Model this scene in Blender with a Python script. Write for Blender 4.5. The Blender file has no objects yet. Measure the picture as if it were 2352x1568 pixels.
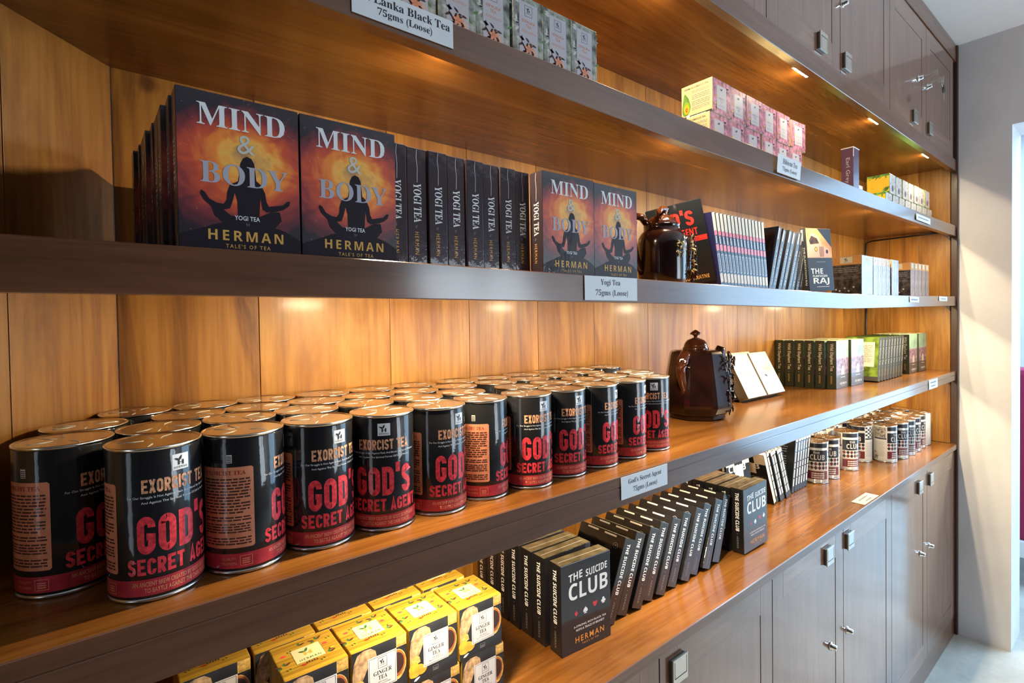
import bpy, bmesh, math, random
from mathutils import Matrix, Vector
random.seed(7)
sc = bpy.context.scene
COL = sc.collection

# ------------------------------------------------------------------ camera
cam = bpy.data.cameras.new('camera')
camo = bpy.data.objects.new('camera', cam)
COL.objects.link(camo)
R_ = Vector((0.77651, -0.62990, -0.01540)); U_ = Vector((0.02360, 0.00470, 0.99971))
f_ = Vector((0.62966, 0.77665, -0.01850))
R_ = (R_ - f_ * R_.dot(f_)).normalized(); U_ = R_.cross(f_).normalized(); f_.normalize()
M = Matrix((R_, U_, -f_)).transposed().to_4x4()
M.translation = Vector((0, -0.6212, 1.6))
camo.matrix_world = M
cam.sensor_width = 36.0
cam.lens = 36.0 * 1200.0 / 2352.0
cam.shift_x = 0.0
cam.shift_y = -26.4 / 2352.0
cam.clip_start = 0.02
sc.camera = camo

# ------------------------------------------------------------------ world, daylight, exposure
w = bpy.data.worlds.new('World'); sc.world = w; w.use_nodes = True
bg = w.node_tree.nodes['Background']
bg.inputs[0].default_value = (0.62, 0.78, 1.0, 1); bg.inputs[1].default_value = 0.6
sc.view_settings.view_transform = 'Standard'
sc.view_settings.look = 'None'
sc.view_settings.exposure = 0.38
sc.view_settings.gamma = 1.0
sc.view_settings.use_curve_mapping = False

def area(name, loc, to, sx, sy, power, col):
    l = bpy.data.lights.new(name, 'AREA'); l.shape = 'RECTANGLE'; l.size = sx; l.size_y = sy
    l.energy = power; l.color = col
    o = bpy.data.objects.new(name, l); COL.objects.link(o); o.location = loc
    d = Vector(to) - Vector(loc)
    o.rotation_euler = d.to_track_quat('-Z', 'Y').to_euler()
    return o
# daylight entering: the glazed door of the next room, the shop window opposite the shelves, the entrance on the left
area('daylight_glazed_door', (5.16, -1.40, 1.25), (3.3, -1.40, 0.55), 1.9, 2.3, 60, (0.42, 0.71, 1.0))
area('added_overhead_fill', (4.45, -1.35, 2.88), (4.45, -1.35, 0), 1.5, 2.2, 120, (0.40, 0.70, 1.0))  # added lamp under a closed ceiling, brightens the next room's floor and the jamb
area('daylight_shop_window', (2.66, -2.90, 1.45), (2.66, 0, 2.85), 1.2, 1.5, 40, (0.78, 0.90, 1.0))
area('daylight_entrance', (-2.15, -0.98, 1.15), (1, -0.98, 1.15), 0.5, 2.1, 3.5, (0.9, 0.95, 1.0))

# ------------------------------------------------------------------ materials
MATS = {}
def nmat(name):
    m = bpy.data.materials.new(name); m.use_nodes = True
    return m, m.node_tree.nodes, m.node_tree.links, m.node_tree.nodes['Principled BSDF']
def pm(name, col, rough=0.5, coat=0.0, metal=0.0, bump=0.0, bscale=60, var=0.0, vscale=30, crough=0.06, spec=0.5):
    """plain printed / painted / metal surface with optional crinkle and mottling"""
    if name in MATS: return MATS[name]
    m, n, l, b = nmat(name)
    b.inputs['Base Color'].default_value = (*col, 1); b.inputs['Roughness'].default_value = rough
    b.inputs['Metallic'].default_value = metal; b.inputs['Coat Weight'].default_value = coat
    b.inputs['Coat Roughness'].default_value = crough; b.inputs['Specular IOR Level'].default_value = spec
    tc = n.new('ShaderNodeTexCoord')
    if var:
        t = n.new('ShaderNodeTexNoise'); t.inputs['Scale'].default_value = vscale; t.inputs['Detail'].default_value = 5
        l.new(tc.outputs['Object'], t.inputs['Vector'])
        r = n.new('ShaderNodeValToRGB')
        r.color_ramp.elements[0].position = 0.35; r.color_ramp.elements[1].position = 0.65
        r.color_ramp.elements[0].color = (*[c * (1 - var) for c in col], 1)
        r.color_ramp.elements[1].color = (*[min(1, c * (1 + var)) for c in col], 1)
        l.new(t.outputs['Fac'], r.inputs[0]); l.new(r.outputs[0], b.inputs['Base Color'])
    if bump:
        t = n.new('ShaderNodeTexNoise'); t.inputs['Scale'].default_value = bscale; t.inputs['Detail'].default_value = 3
        l.new(tc.outputs['Object'], t.inputs['Vector'])
        bp = n.new('ShaderNodeBump'); bp.inputs['Strength'].default_value = bump; bp.inputs['Distance'].default_value = 0.004
        l.new(t.outputs['Fac'], bp.inputs['Height'])
        l.new(bp.outputs[0], b.inputs['Coat Normal'])
        if coat == 0: l.new(bp.outputs[0], b.inputs['Normal'])
    MATS[name] = m
    return m
def wood(name, c1, c2, c3, axis, rough=0.3, coat=0.15, vary=0.5, spec=0.4, knots=()):
    """long-grained teak: stretched noise for the figure, fine fibres, tone differing from board to board"""
    m, n, l, b = nmat(name)
    tc = n.new('ShaderNodeTexCoord'); oi = n.new('ShaderNodeObjectInfo')
    mp = n.new('ShaderNodeMapping'); s = [11.0, 11.0, 11.0]; s[axis] = 1.5
    mp.inputs['Scale'].default_value = s
    ad = n.new('ShaderNodeVectorMath'); ad.operation = 'ADD'
    cm = n.new('ShaderNodeCombineXYZ')
    mu = n.new('ShaderNodeMath'); mu.operation = 'MULTIPLY'; mu.inputs[1].default_value = 37.0
    l.new(oi.outputs['Random'], mu.inputs[0])
    for k in range(3): l.new(mu.outputs[0], cm.inputs[k])
    l.new(tc.outputs['Object'], mp.inputs['Vector']); l.new(mp.outputs[0], ad.inputs[0]); l.new(cm.outputs[0], ad.inputs[1])
    t1 = n.new('ShaderNodeTexNoise'); t1.inputs['Scale'].default_value = 1.0; t1.inputs['Detail'].default_value = 6
    t1.inputs['Roughness'].default_value = 0.62; t1.inputs['Distortion'].default_value = 1.3
    l.new(ad.outputs[0], t1.inputs['Vector'])
    mp2 = n.new('ShaderNodeMapping'); s2 = [140.0, 140.0, 140.0]; s2[axis] = 4.0
    mp2.inputs['Scale'].default_value = s2; l.new(tc.outputs['Object'], mp2.inputs['Vector'])
    t2 = n.new('ShaderNodeTexNoise'); t2.inputs['Scale'].default_value = 1.0; t2.inputs['Detail'].default_value = 4
    l.new(mp2.outputs[0], t2.inputs['Vector'])
    r = n.new('ShaderNodeValToRGB'); e = r.color_ramp.elements
    e[0].position = 0.30; e[0].color = (*c1, 1); e[1].position = 0.72; e[1].color = (*c3, 1)
    x = e.new(0.5); x.color = (*c2, 1)
    fac = t1.outputs['Fac']
    for (kx, ky, kz, kr) in knots:            # growth knots in the board
        vs = n.new('ShaderNodeVectorMath'); vs.operation = 'DISTANCE'; vs.inputs[1].default_value = (kx, ky, kz)
        l.new(tc.outputs['Object'], vs.inputs[0])
        mr = n.new('ShaderNodeMapRange'); mr.inputs[1].default_value = kr * 0.45; mr.inputs[2].default_value = kr * 1.15
        mr.inputs[3].default_value = -0.16; mr.inputs[4].default_value = 0.0
        l.new(vs.outputs['Value'], mr.inputs[0])
        aa = n.new('ShaderNodeMath'); aa.operation = 'ADD'; l.new(fac, aa.inputs[0]); l.new(mr.outputs[0], aa.inputs[1]); fac = aa.outputs[0]
    l.new(fac, r.inputs[0])
    hs = n.new('ShaderNodeHueSaturation')
    mr = n.new('ShaderNodeMapRange'); mr.inputs[3].default_value = 1 - vary * 0.45; mr.inputs[4].default_value = 1 + vary * 0.45
    l.new(oi.outputs['Random'], mr.inputs[0]); l.new(mr.outputs[0], hs.inputs['Value'])
    l.new(r.outputs[0], hs.inputs['Color'])
    mx = n.new('ShaderNodeMix'); mx.data_type = 'RGBA'; mx.blend_type = 'MULTIPLY'; mx.inputs[0].default_value = 0.32
    rr = n.new('ShaderNodeValToRGB'); rr.color_ramp.elements[0].position = 0.36; rr.color_ramp.elements[1].position = 0.52
    rr.color_ramp.elements[0].color = (0.42, 0.36, 0.33, 1)
    l.new(t2.outputs['Fac'], rr.inputs[0])
    l.new(hs.outputs[0], mx.inputs[6]); l.new(rr.outputs[0], mx.inputs[7])
    l.new(mx.outputs[2], b.inputs['Base Color'])
    b.inputs['Roughness'].default_value = rough; b.inputs['Coat Weight'].default_value = coat
    b.inputs['Coat Roughness'].default_value = 0.15; b.inputs['Specular IOR Level'].default_value = spec
    bp = n.new('ShaderNodeBump'); bp.inputs['Strength'].default_value = 0.18; bp.inputs['Distance'].default_value = 0.001
    l.new(t2.outputs['Fac'], bp.inputs['Height']); l.new(bp.outputs[0], b.inputs['Normal'])
    return m
W_BACK = wood('teak_back_boards', (0.17, 0.058, 0.006), (0.31, 0.130, 0.018), (0.45, 0.22, 0.045), 2, 0.42, 0.12, 0.45)
W_KNOT = wood('teak_back_board_with_knot', (0.11, 0.036, 0.006), (0.31, 0.130, 0.020), (0.41, 0.195, 0.040), 2, 0.42, 0.1, 0.1, knots=((0.083, 0.388, 1.983, 0.016),))
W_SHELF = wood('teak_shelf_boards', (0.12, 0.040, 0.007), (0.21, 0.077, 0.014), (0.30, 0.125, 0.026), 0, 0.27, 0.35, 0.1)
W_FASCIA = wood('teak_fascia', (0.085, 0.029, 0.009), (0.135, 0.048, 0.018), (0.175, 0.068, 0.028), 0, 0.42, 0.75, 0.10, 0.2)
W_DOOR = wood('teak_door_veneer', (0.125, 0.045, 0.020), (0.165, 0.065, 0.031), (0.21, 0.090, 0.046), 2, 0.40, 1.0, 0.12, 0.25)
W_RAIL = wood('teak_door_rail', (0.13, 0.048, 0.021), (0.18, 0.074, 0.034), (0.25, 0.112, 0.056), 0, 0.40, 1.0, 0.5, 0.25)
for m in (W_DOOR, W_RAIL): m.node_tree.nodes['Principled BSDF'].inputs['Coat Roughness'].default_value = 0.10
for m in (W_DOOR, W_RAIL, W_FASCIA): m.node_tree.nodes['Principled BSDF'].inputs['Coat IOR'].default_value = 1.75
W_EDGE = wood('dark_teak_stile', (0.03, 0.012, 0.008), (0.05, 0.022, 0.014), (0.07, 0.03, 0.02), 2, 0.4, 0.1, 0.1)
GAP = pm('dark_gap', (0.012, 0.006, 0.004), 0.8)
NICKEL = pm('brushed_nickel', (0.62, 0.60, 0.55), 0.28, 0, 1.0)
NICKEL_D = pm('nickel_side', (0.16, 0.14, 0.12), 0.35, 0, 1.0)
CHROME = pm('lock_chrome', (0.75, 0.73, 0.70), 0.14, 0, 1.0)
BLACKP = pm('black_plastic', (0.012, 0.012, 0.013), 0.35)
PAPER = pm('white_card', (0.74, 0.76, 0.78), 0.55)
PAPER_Y = pm('cream_card', (0.58, 0.55, 0.43), 0.6)
INK = pm('black_ink', (0.012, 0.012, 0.02), 0.6)
INK_G = pm('grey_ink', (0.16, 0.16, 0.17), 0.6)

# ------------------------------------------------------------------ mesh helpers
class MB:
    def __init__(s): s.v = []; s.f = []; s.m = []; s.mats = []; s.sm = []
    def mi(s, mat):
        if mat not in s.mats: s.mats.append(mat)
        return s.mats.index(mat)
    def add(s, vs, fs, mat, smooth=False):
        o = len(s.v); i = s.mi(mat); s.v += [tuple(p) for p in vs]
        for f in fs: s.f.append(tuple(o + k for k in f)); s.m.append(i); s.sm.append(smooth)
    def bm(s, b, mat, smooth=False):
        b.verts.index_update()
        s.add([v.co.copy() for v in b.verts], [[v.index for v in f.verts] for f in b.faces], mat, smooth); b.free()
    def box(s, x0, x1, y0, y1, z0, z1, mat, bev=0.0):
        b = bmesh.new(); bmesh.ops.create_cube(b, size=1.0)
        for v in b.verts:
            v.co = Vector((x0 if v.co.x < 0 else x1, y0 if v.co.y < 0 else y1, z0 if v.co.z < 0 else z1))
        if bev: bmesh.ops.bevel(b, geom=list(b.edges), offset=bev, segments=2, affect='EDGES', profile=0.6)
        s.bm(b, mat)
    def lathe(s, prof, mat, seg=48, smooth=True, c=(0, 0, 0)):
        vs = []; fs = []
        for (r, z) in prof:
            for k in range(seg):
                a = 2 * math.pi * k / seg; vs.append((c[0] + r * math.cos(a), c[1] + r * math.sin(a), c[2] + z))
        for i in range(len(prof) - 1):
            for k in range(seg):
                k2 = (k + 1) % seg; fs.append((i * seg + k, i * seg + k2, (i + 1) * seg + k2, (i + 1) * seg + k))
        s.add(vs, fs, mat, smooth)
        for i, flip in ((0, True), (len(prof) - 1, False)):
            if prof[i][0] > 1e-5:
                ring = list(range(i * seg, (i + 1) * seg))
                s.add([vs[k] for k in ring], [tuple(reversed(range(seg))) if flip else tuple(range(seg))], mat)
    def tube(s, pts, r, mat, seg=8, radii=None, flat=1.0, up=None):
        pts = [Vector(p) for p in pts]; vs = []; fs = []
        for i, p in enumerate(pts):
            t = (pts[min(i + 1, len(pts) - 1)] - pts[max(i - 1, 0)]).normalized()
            a = Vector(up) if up else (Vector((0, 0, 1)) if abs(t.z) < 0.9 else Vector((1, 0, 0)))
            n1 = t.cross(a).normalized(); n2 = t.cross(n1).normalized(); rr = radii[i] if radii else r
            for k in range(seg):
                an = 2 * math.pi * k / seg
                vs.append(p + n1 * (rr * math.cos(an)) + n2 * (rr * flat * math.sin(an)))
        for i in range(len(pts) - 1):
            for k in range(seg):
                k2 = (k + 1) % seg; fs.append((i * seg + k, i * seg + k2, (i + 1) * seg + k2, (i + 1) * seg + k))
        fs.append(tuple(reversed(range(seg)))); fs.append(tuple(range((len(pts) - 1) * seg, len(pts) * seg)))
        s.add(vs, fs, mat, True)
    def mesh(s, name):
        me = bpy.data.meshes.new(name); me.from_pydata(s.v, [], s.f)
        for m in s.mats: me.materials.append(m)
        me.polygons.foreach_set('material_index', s.m); me.polygons.foreach_set('use_smooth', s.sm)
        me.update(); return me
def obj(name, mb, parent=None, loc=None, rot=None):
    me = mb.mesh(name) if isinstance(mb, MB) else mb
    o = bpy.data.objects.new(name, me); COL.objects.link(o)
    if parent: o.parent = parent
    if loc: o.location = loc
    if rot: o.rotation_euler = rot
    return o
def thing(name, label, cat, loc=(0, 0, 0), rot=(0, 0, 0), group=None):
    o = bpy.data.objects.new(name, None); o.empty_display_size = 0.02; COL.objects.link(o)
    o.location = loc; o.rotation_euler = rot
    tag(o, label, cat, group); return o
def tag(o, label, cat, group=None):
    o['label'] = label; o['category'] = cat
    if group: o['group'] = group
    return o
def struct(o): o['kind'] = 'structure'; return o
def dup(root, loc, rot, label, group=None):
    r = root.copy(); COL.objects.link(r); r.location = loc; r.rotation_euler = rot; r['label'] = label
    if group: r['group'] = group
    for ch in list(root.children):
        c = ch.copy(); COL.objects.link(c); c.parent = r
        for g in ch.children:
            d = g.copy(); COL.objects.link(d); d.parent = c
    return r
ORD = ['first', 'second', 'third', 'fourth', 'fifth', 'sixth', 'seventh', 'eighth', 'ninth', 'tenth', 'eleventh', 'twelfth', 'thirteenth', 'fourteenth', 'fifteenth']

# ------------------------------------------------------------------ flat print
def SB(s):
    return ''.join(chr(0x1D5D4 + ord(c) - 65) if 'A' <= c <= 'Z' else chr(0x1D5EE + ord(c) - 97) if 'a' <= c <= 'z' else chr(0x1D7EC + ord(c) - 48) if '0' <= c <= '9' else c for c in s)
def SE(s):
    return ''.join(chr(0x1D400 + ord(c) - 65) if 'A' <= c <= 'Z' else chr(0x1D41A + ord(c) - 97) if 'a' <= c <= 'z' else chr(0x1D7CE + ord(c) - 48) if '0' <= c <= '9' else c for c in s)
TC = {}
_tc = bpy.data.curves.new('lettering', 'FONT'); _to = bpy.data.objects.new('lettering', _tc)
COL.objects.link(_to)
def glyphs(s, bold=0.0, res=2):
    k = (s, bold, res); _tc.space_character = 1.32 if s in ('HERMAN', SB('HERMAN')) or s.startswith('TALE') else 1.0
    if k in TC: return TC[k]
    _tc.body = s; _tc.offset = bold; _tc.resolution_u = res
    bpy.context.view_layer.update()
    me = bpy.data.meshes.new_from_object(_to.evaluated_get(bpy.context.evaluated_depsgraph_get()))
    vs = [(v.co.x, v.co.y) for v in me.vertices]; fs = [tuple(p.vertices) for p in me.polygons]
    bpy.data.meshes.remove(me)
    x0 = min(v[0] for v in vs); x1 = max(v[0] for v in vs); y0 = min(v[1] for v in vs); y1 = max(v[1] for v in vs)
    vs = [((x - x0) / (x1 - x0), (y - y0) / (y1 - y0)) for x, y in vs]
    TC[k] = (vs, fs, (x1 - x0) / (y1 - y0)); return TC[k]
def plane(o, ux, uy, n):
    o = Vector(o); ux = Vector(ux); uy = Vector(uy); n = Vector(n)
    F = lambda u, v, h: o + ux * u + uy * v + n * h
    F.cyl = 0; return F
def cyl(r, a0=0.0):
    F = lambda u, v, h: Vector(((r + h) * math.sin(u / r + a0), -(r + h) * math.cos(u / r + a0), v))
    F.cyl = r; return F
def put(mb, F, vs, fs, mat, layer):
    h = 0.00022 * layer
    if F.cyl:
        b = bmesh.new(); bv = [b.verts.new((x, y, 0)) for x, y in vs]
        for f in fs:
            try: b.faces.new([bv[k] for k in f])
            except ValueError: pass
        x0 = min(x for x, y in vs); x1 = max(x for x, y in vs); st = 0.004; x = math.ceil(x0 / st) * st
        while x < x1:
            bmesh.ops.bisect_plane(b, geom=list(b.verts) + list(b.edges) + list(b.faces), plane_co=(x, 0, 0), plane_no=(1, 0, 0)); x += st
        for v in b.verts: v.co = F(v.co.x, v.co.y, h)
        mb.bm(b, mat, True)
    else:
        mb.add([F(x, y, h) for x, y in vs], fs, mat)
def text(mb, F, s, x, y, wd, ht, mat, layer=2, bold=0.0, res=2, tilt=0.0):
    """lettering s fitted to the rectangle x, y, wd, ht of the face"""
    vs, fs, asp = glyphs(s, bold, res)
    put(mb, F, [(x + u * wd, y + v * ht + tilt * u) for u, v in vs], fs, mat, layer)
def textc(mb, F, s, cx, y, ht, mat, layer=2, bold=0.0, wmax=None, res=2):
    vs, fs, asp = glyphs(s, bold, res); wd = ht * asp
    if wmax and wd > wmax: wd = wmax
    text(mb, F, s, cx - wd / 2, y, wd, ht, mat, layer, bold, res)
def poly(mb, F, pts, mat, layer=1):
    b = bmesh.new(); f = b.faces.new([b.verts.new((x, y, 0)) for x, y in pts])
    if f.normal.z < 0 or True: f.normal_update()
    if f.normal.z < 0: f.normal_flip()
    bmesh.ops.triangulate(b, faces=list(b.faces)); b.verts.index_update()
    vs = [(v.co.x, v.co.y) for v in b.verts]; fs = [[v.index for v in q.verts] for q in b.faces]; b.free()
    put(mb, F, vs, fs, mat, layer)
def rect(mb, F, x0, y0, x1, y1, mat, layer=1):
    put(mb, F, [(x0, y0), (x1, y0), (x1, y1), (x0, y1)], [(0, 1, 2, 3)], mat, layer)
def frame(mb, F, x0, y0, x1, y1, t, mat, layer=2):
    rect(mb, F, x0, y0, x1, y0 + t, mat, layer); rect(mb, F, x0, y1 - t, x1, y1, mat, layer)
    rect(mb, F, x0, y0 + t, x0 + t, y1 - t, mat, layer); rect(mb, F, x1 - t, y0 + t, x1, y1 - t, mat, layer)
def disc(mb, F, cx, cy, rx, ry, mat, layer=2, n=24, a0=0.0, a1=360.0, rot=0.0):
    pts = []
    for k in range(n):
        a = math.radians(a0 + (a1 - a0) * k / (n if a1 - a0 >= 360 else n - 1)); px = rx * math.cos(a); py = ry * math.sin(a)
        pts.append((cx + px * math.cos(rot) - py * math.sin(rot), cy + px * math.sin(rot) + py * math.cos(rot)))
    poly(mb, F, pts, mat, layer)
def leaf(mb, F, x, y, L, wd, ang, mat, layer=3):
    c, s = math.cos(ang), math.sin(ang)
    pts = [(0, 0), (L * .3, wd * .5), (L * .7, wd * .4), (L, 0), (L * .7, -wd * .35), (L * .3, -wd * .5)]
    poly(mb, F, [(x + a * c - b_ * s, y + a * s + b_ * c) for a, b_ in pts], mat, layer)
def bars(mb, F, x0, y0, x1, y1, n, mat, layer=3, fill=0.5, seed=1, ragged=0.25):
    """fine print too small to read: broken rows of dashes"""
    rnd = random.Random(seed); dy = (y1 - y0) / n
    for i in range(n):
        y = y1 - (i + 1) * dy; x = x0; end = x1 - (x1 - x0) * ragged * rnd.random() * (1 if i % 4 == 3 else 0.15)
        while x < end:
            l_ = min(end - x, (x1 - x0) * (0.08 + 0.14 * rnd.random()))
            rect(mb, F, x, y, x + l_, y + dy * fill, mat, layer); x += l_ + (x1 - x0) * 0.025
def logo(mb, F, cx, cy, s, ink, leafm, layer=3, word=True, wordm=None):
    """sprouting H with the maker's name under it, in a square of side s"""
    t = s * 0.055
    for dx in (-0.13, 0.13): rect(mb, F, cx + dx * s - t, cy - 0.20 * s, cx + dx * s + t, cy + 0.10 * s, ink, layer)
    rect(mb, F, cx - 0.13 * s, cy - 0.07 * s, cx + 0.13 * s, cy - 0.03 * s, ink, layer)
    leaf(mb, F, cx - 0.10 * s, cy + 0.08 * s, 0.36 * s, 0.15 * s, math.radians(62), leafm, layer)
    leaf(mb, F, cx - 0.10 * s, cy + 0.10 * s, 0.32 * s, 0.14 * s, math.radians(152), leafm, layer)
    if word: text(mb, F, 'HERMAN', cx - 0.40 * s, cy - 0.42 * s, 0.80 * s, 0.15 * s, wordm or ink, layer)
def strokes(mb, F, word, x, y, wd, ht, mat, layer=2, t=0.17, gap=0.16):
    """tall condensed poster capitals drawn as constant-width strokes"""
    W = 0.5; r = 0.16; h = t / 2
    def arc(cx, cy, a0, a1): return [(cx + r * math.cos(math.radians(a0 + (a1 - a0) * k / 4)), cy + r * math.sin(math.radians(a0 + (a1 - a0) * k / 4))) for k in range(5)]
    L, Rr, B, T = h, W - h, h, 1 - h
    tl = arc(L + r, T - r, 180, 90); tr = arc(Rr - r, T - r, 90, 0); br = arc(Rr - r, B + r, 0, -90); bl = arc(L + r, B + r, 270, 180)
    G = {'O': [tl + tr + br + bl + [tl[0], tl[1]]],
         'D': [[(L, T)] + tr + br + [(L, B)], [(L, -h + h), (L, 1)]],
         'C': [[(Rr, .68)] + tr[::-1] + tl[::-1] + bl[::-1] + br[::-1] + [(Rr, .32)]],
         'G': [[(Rr, .70)] + tr[::-1] + tl[::-1] + bl[::-1] + br[::-1] + [(Rr, .46), (W * .52, .46)]],
         'S': [[(Rr, .74)] + tr[::-1] + tl[::-1] + arc(L + r, .52 + r, 180, 260) + arc(Rr - r, .48 - r, 80, 0) + br[1:] + bl + [(L, .27)]],
         'E': [[(L, 0), (L, 1)], [(L, T), (W, T)], [(L, .5), (W * .86, .5)], [(L, B), (W, B)]],
         'T': [[(0, T), (W, T)], [(W / 2, 0), (W / 2, 1)]], 'I': [[(h, 0), (h, 1)]],
         'X': [[(h * .9, 0), (W - h * .9, 1)], [(h * .9, 1), (W - h * .9, 0)]],
         'N': [[(L, 0), (L, 1)], [(Rr, 0), (Rr, 1)], [(L, 1), (Rr, 0)]],
         'A': [[(h * .8, 0), (W / 2, 1), (W - h * .8, 0)], [(W * .22, .24), (W * .78, .24)]],
         'R': [[(L, 0), (L, 1)], [(L, T)] + tr + arc(Rr - r, .5 + r - .02, 0, -90) + [(L, .48)], [(W * .45, .48), (Rr, 0)]],
         "'": [[(h, .78), (h, 1.12)]], ' ': []}
    WID = {'I': t, "'": t, ' ': .22}
    tot = sum(WID.get(c, W) for c in word) + gap * (len(word) - 1) * W
    sx = wd / tot; ox = x
    for c in word:
        for pl in G[c]:
            vs = []; fs = []; n = len(pl)
            for i, p in enumerate(pl):
                a = pl[max(i - 1, 0)]; b_ = pl[min(i + 1, n - 1)]
                d = Vector((b_[0] - a[0], b_[1] - a[1]))
                d.normalize(); nx, ny = -d.y, d.x; k = 1.0
                if 0 < i < n - 1:
                    d1 = Vector((p[0] - a[0], p[1] - a[1])).normalized(); k = 1 / max(.55, abs(d1.x * d.x + d1.y * d.y))
                vs += [(ox + (p[0] + nx * h * k) * sx, y + (p[1] + ny * h * k) * ht), (ox + (p[0] - nx * h * k) * sx, y + (p[1] - ny * h * k) * ht)]
            fs = [(2 * i + 1, 2 * i + 3, 2 * i + 2, 2 * i) for i in range(n - 1)]
            put(mb, F, vs, fs, mat, layer)
        ox += (WID.get(c, W) + gap * W) * sx


# ================================================================== the room
DARKW = pm('dark_shop_wall', (0.16, 0.12, 0.10), 0.7)
PLASTER = pm('lilac_grey_plaster', (0.62, 0.60, 0.60), 0.85, 0, 0, 0.35, 25, 0.05, 4)
CEILP = pm('white_ceiling_paint', (0.80, 0.80, 0.80), 0.9, 0, 0, 0.1, 30, 0.02, 3)
m, n, l, b = nmat('polished_cement')
tc = n.new('ShaderNodeTexCoord'); t = n.new('ShaderNodeTexNoise'); t.inputs['Scale'].default_value = 3.2; t.inputs['Detail'].default_value = 9; t.inputs['Roughness'].default_value = 0.7
l.new(tc.outputs['Object'], t.inputs['Vector']); r = n.new('ShaderNodeValToRGB'); e = r.color_ramp.elements
e[0].position = 0.3; e[0].color = (0.27, 0.25, 0.215, 1); e[1].position = 0.68; e[1].color = (0.50, 0.47, 0.42, 1)
l.new(t.outputs['Fac'], r.inputs[0]); l.new(r.outputs[0], b.inputs['Base Color']); b.inputs['Roughness'].default_value = 0.38
CEMENT = m
XR, XW, D = 3.324, 3.344, 0.388

def sbox(name, x0, x1, y0, y1, z0, z1, mat):
    mb = MB(); mb.box(x0, x1, y0, y1, z0, z1, mat); return struct(obj(name, mb))
sbox('floor', -2.6, 6.9, -3.3, 0.7, -0.1, 0.0, CEMENT)
sbox('ceiling', -2.6, 6.9, -3.3, 0.7, 2.913, 3.0, CEILP)
sbox('wall_back', -2.6, 6.9, 0.42, 0.6, 0.0, 2.913, PLASTER)
def holed_wall(name, axis, p0, p1, a0, a1, h0, h1, z0, z1, mat):
    """wall slab p0..p1 thick along axis, running a0..a1, with one opening h0..h1 by z0..z1"""
    mb = MB()
    def bx(u0, u1, zz0, zz1):
        if u1 - u0 < 1e-4 or zz1 - zz0 < 1e-4: return
        if axis == 0: mb.box(p0, p1, u0, u1, zz0, zz1, mat)
        else: mb.box(u0, u1, p0, p1, zz0, zz1, mat)
    bx(a0, h0, 0, 2.913); bx(h1, a1, 0, 2.913); bx(h0, h1, z1, 2.913); bx(h0, h1, 0, z0)
    return struct(obj(name, mb))
holed_wall('wall_right', 0, XW, 3.585, -3.0, 0.42, -1.75, -0.197, 0, 2.471, PLASTER)
holed_wall('wall_front', 1, -3.18, -3.0, -2.6, 6.9, 2.0, 3.3, 0.65, 2.25, DARKW)
holed_wall('wall_left', 0, -2.48, -2.3, -3.0, 0.42, -1.25, -0.70, 0, 2.25, DARKW)
holed_wall('wall_far', 0, 5.3, 5.5, -3.0, 0.42, -2.40, -0.42, 0, 2.45, PLASTER)
def window_frame(name, axis, p, u0, u1, z0, z1, nu, nz):
    mb = MB(); t = 0.035
    def bx(a0, a1, zz0, zz1):
        if axis == 0: mb.box(p, p + 0.05, a0, a1, zz0, zz1, W_EDGE)
        else: mb.box(a0, a1, p, p + 0.05, zz0, zz1, W_EDGE)
    for k in range(nu + 1):
        c = u0 + (u1 - u0) * k / nu; bx(c - t / 2, c + t / 2, z0, z1)
    for k in range(nz + 1):
        c = z0 + (z1 - z0) * k / nz; bx(u0, u1, c - t / 2, c + t / 2)
    return struct(obj(name, mb))
window_frame('window_1', 1, -3.09, 2.0, 3.3, 0.65, 2.25, 2, 1)
window_frame('window_2', 0, 5.35, -2.40, -0.42, 0.02, 2.45, 2, 1)

# magenta armchair glimpsed through the doorway
FAB = pm('magenta_upholstery', (0.30, 0.012, 0.065), 0.8, 0, 0, 0.3, 120)
ac = thing('armchair', 'magenta upholstered chair on a white base beyond the doorway', 'chair', (4.3, 0.0, 0))
mb = MB(); mb.box(-0.10, 0.12, -0.27, 0.36, 0.27, 1.27, FAB, 0.03); obj('backrest', mb, ac)
mb = MB(); mb.box(0.12, 0.62, -0.27, 0.36, 0.27, 0.46, FAB, 0.03); obj('seat', mb, ac)
mb = MB(); mb.box(-0.11, 0.62, -0.28, 0.37, 0.17, 0.27, CEILP, 0.008); obj('base', mb, ac)
for sx in (-0.06, 0.54):
    for sy in (-0.22, 0.28):
        mb = MB(); mb.box(sx, sx + 0.05, sy, sy + 0.05, 0.0, 0.17, W_EDGE, 0.004); obj('leg', mb, ac)

# ================================================================== the built-in shelving
def interp(x, P):
    for (a, u), (b_, v) in zip(P, P[1:]):
        if x <= b_: return u + (v - u) * max(0.0, (x - a) / (b_ - a))
    return P[-1][1]
P1 = [(-0.4, .9502), (0, .9497), (1.2, .9470), (1.9, .9494), (3.33, .9538)]
P2 = [(-0.4, 1.3130), (0, 1.3127), (.7, 1.3089), (1.9, 1.3110), (3.33, 1.3172)]
P3 = [(-0.4, 1.6820), (.19, 1.6800), (.81, 1.6755), (1.3, 1.6720), (1.9, 1.6685), (2.5, 1.6735), (3.33, 1.6850)]
P4 = [(-0.4, 2.0150), (.63, 2.0175), (1.57, 2.0149), (2.1, 2.0194), (2.9, 2.0250), (3.33, 2.0315)]
B2 = [(-0.4, 1.2440), (.02, 1.2470), (.52, 1.2500), (1.9, 1.2620), (3.33, 1.2715)]
B3 = [(-0.4, 1.6312), (.81, 1.6298), (1.9, 1.6203), (3.33, 1.6380)]
B4 = [(-0.4, 1.9760), (.31, 1.9744), (.63, 1.9681), (1.02, 1.9635), (3.33, 1.9790)]
def z1(x): return interp(x, P1)
def z2(x): return interp(x, P2)
def z3(x): return interp(x, P3)
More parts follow.
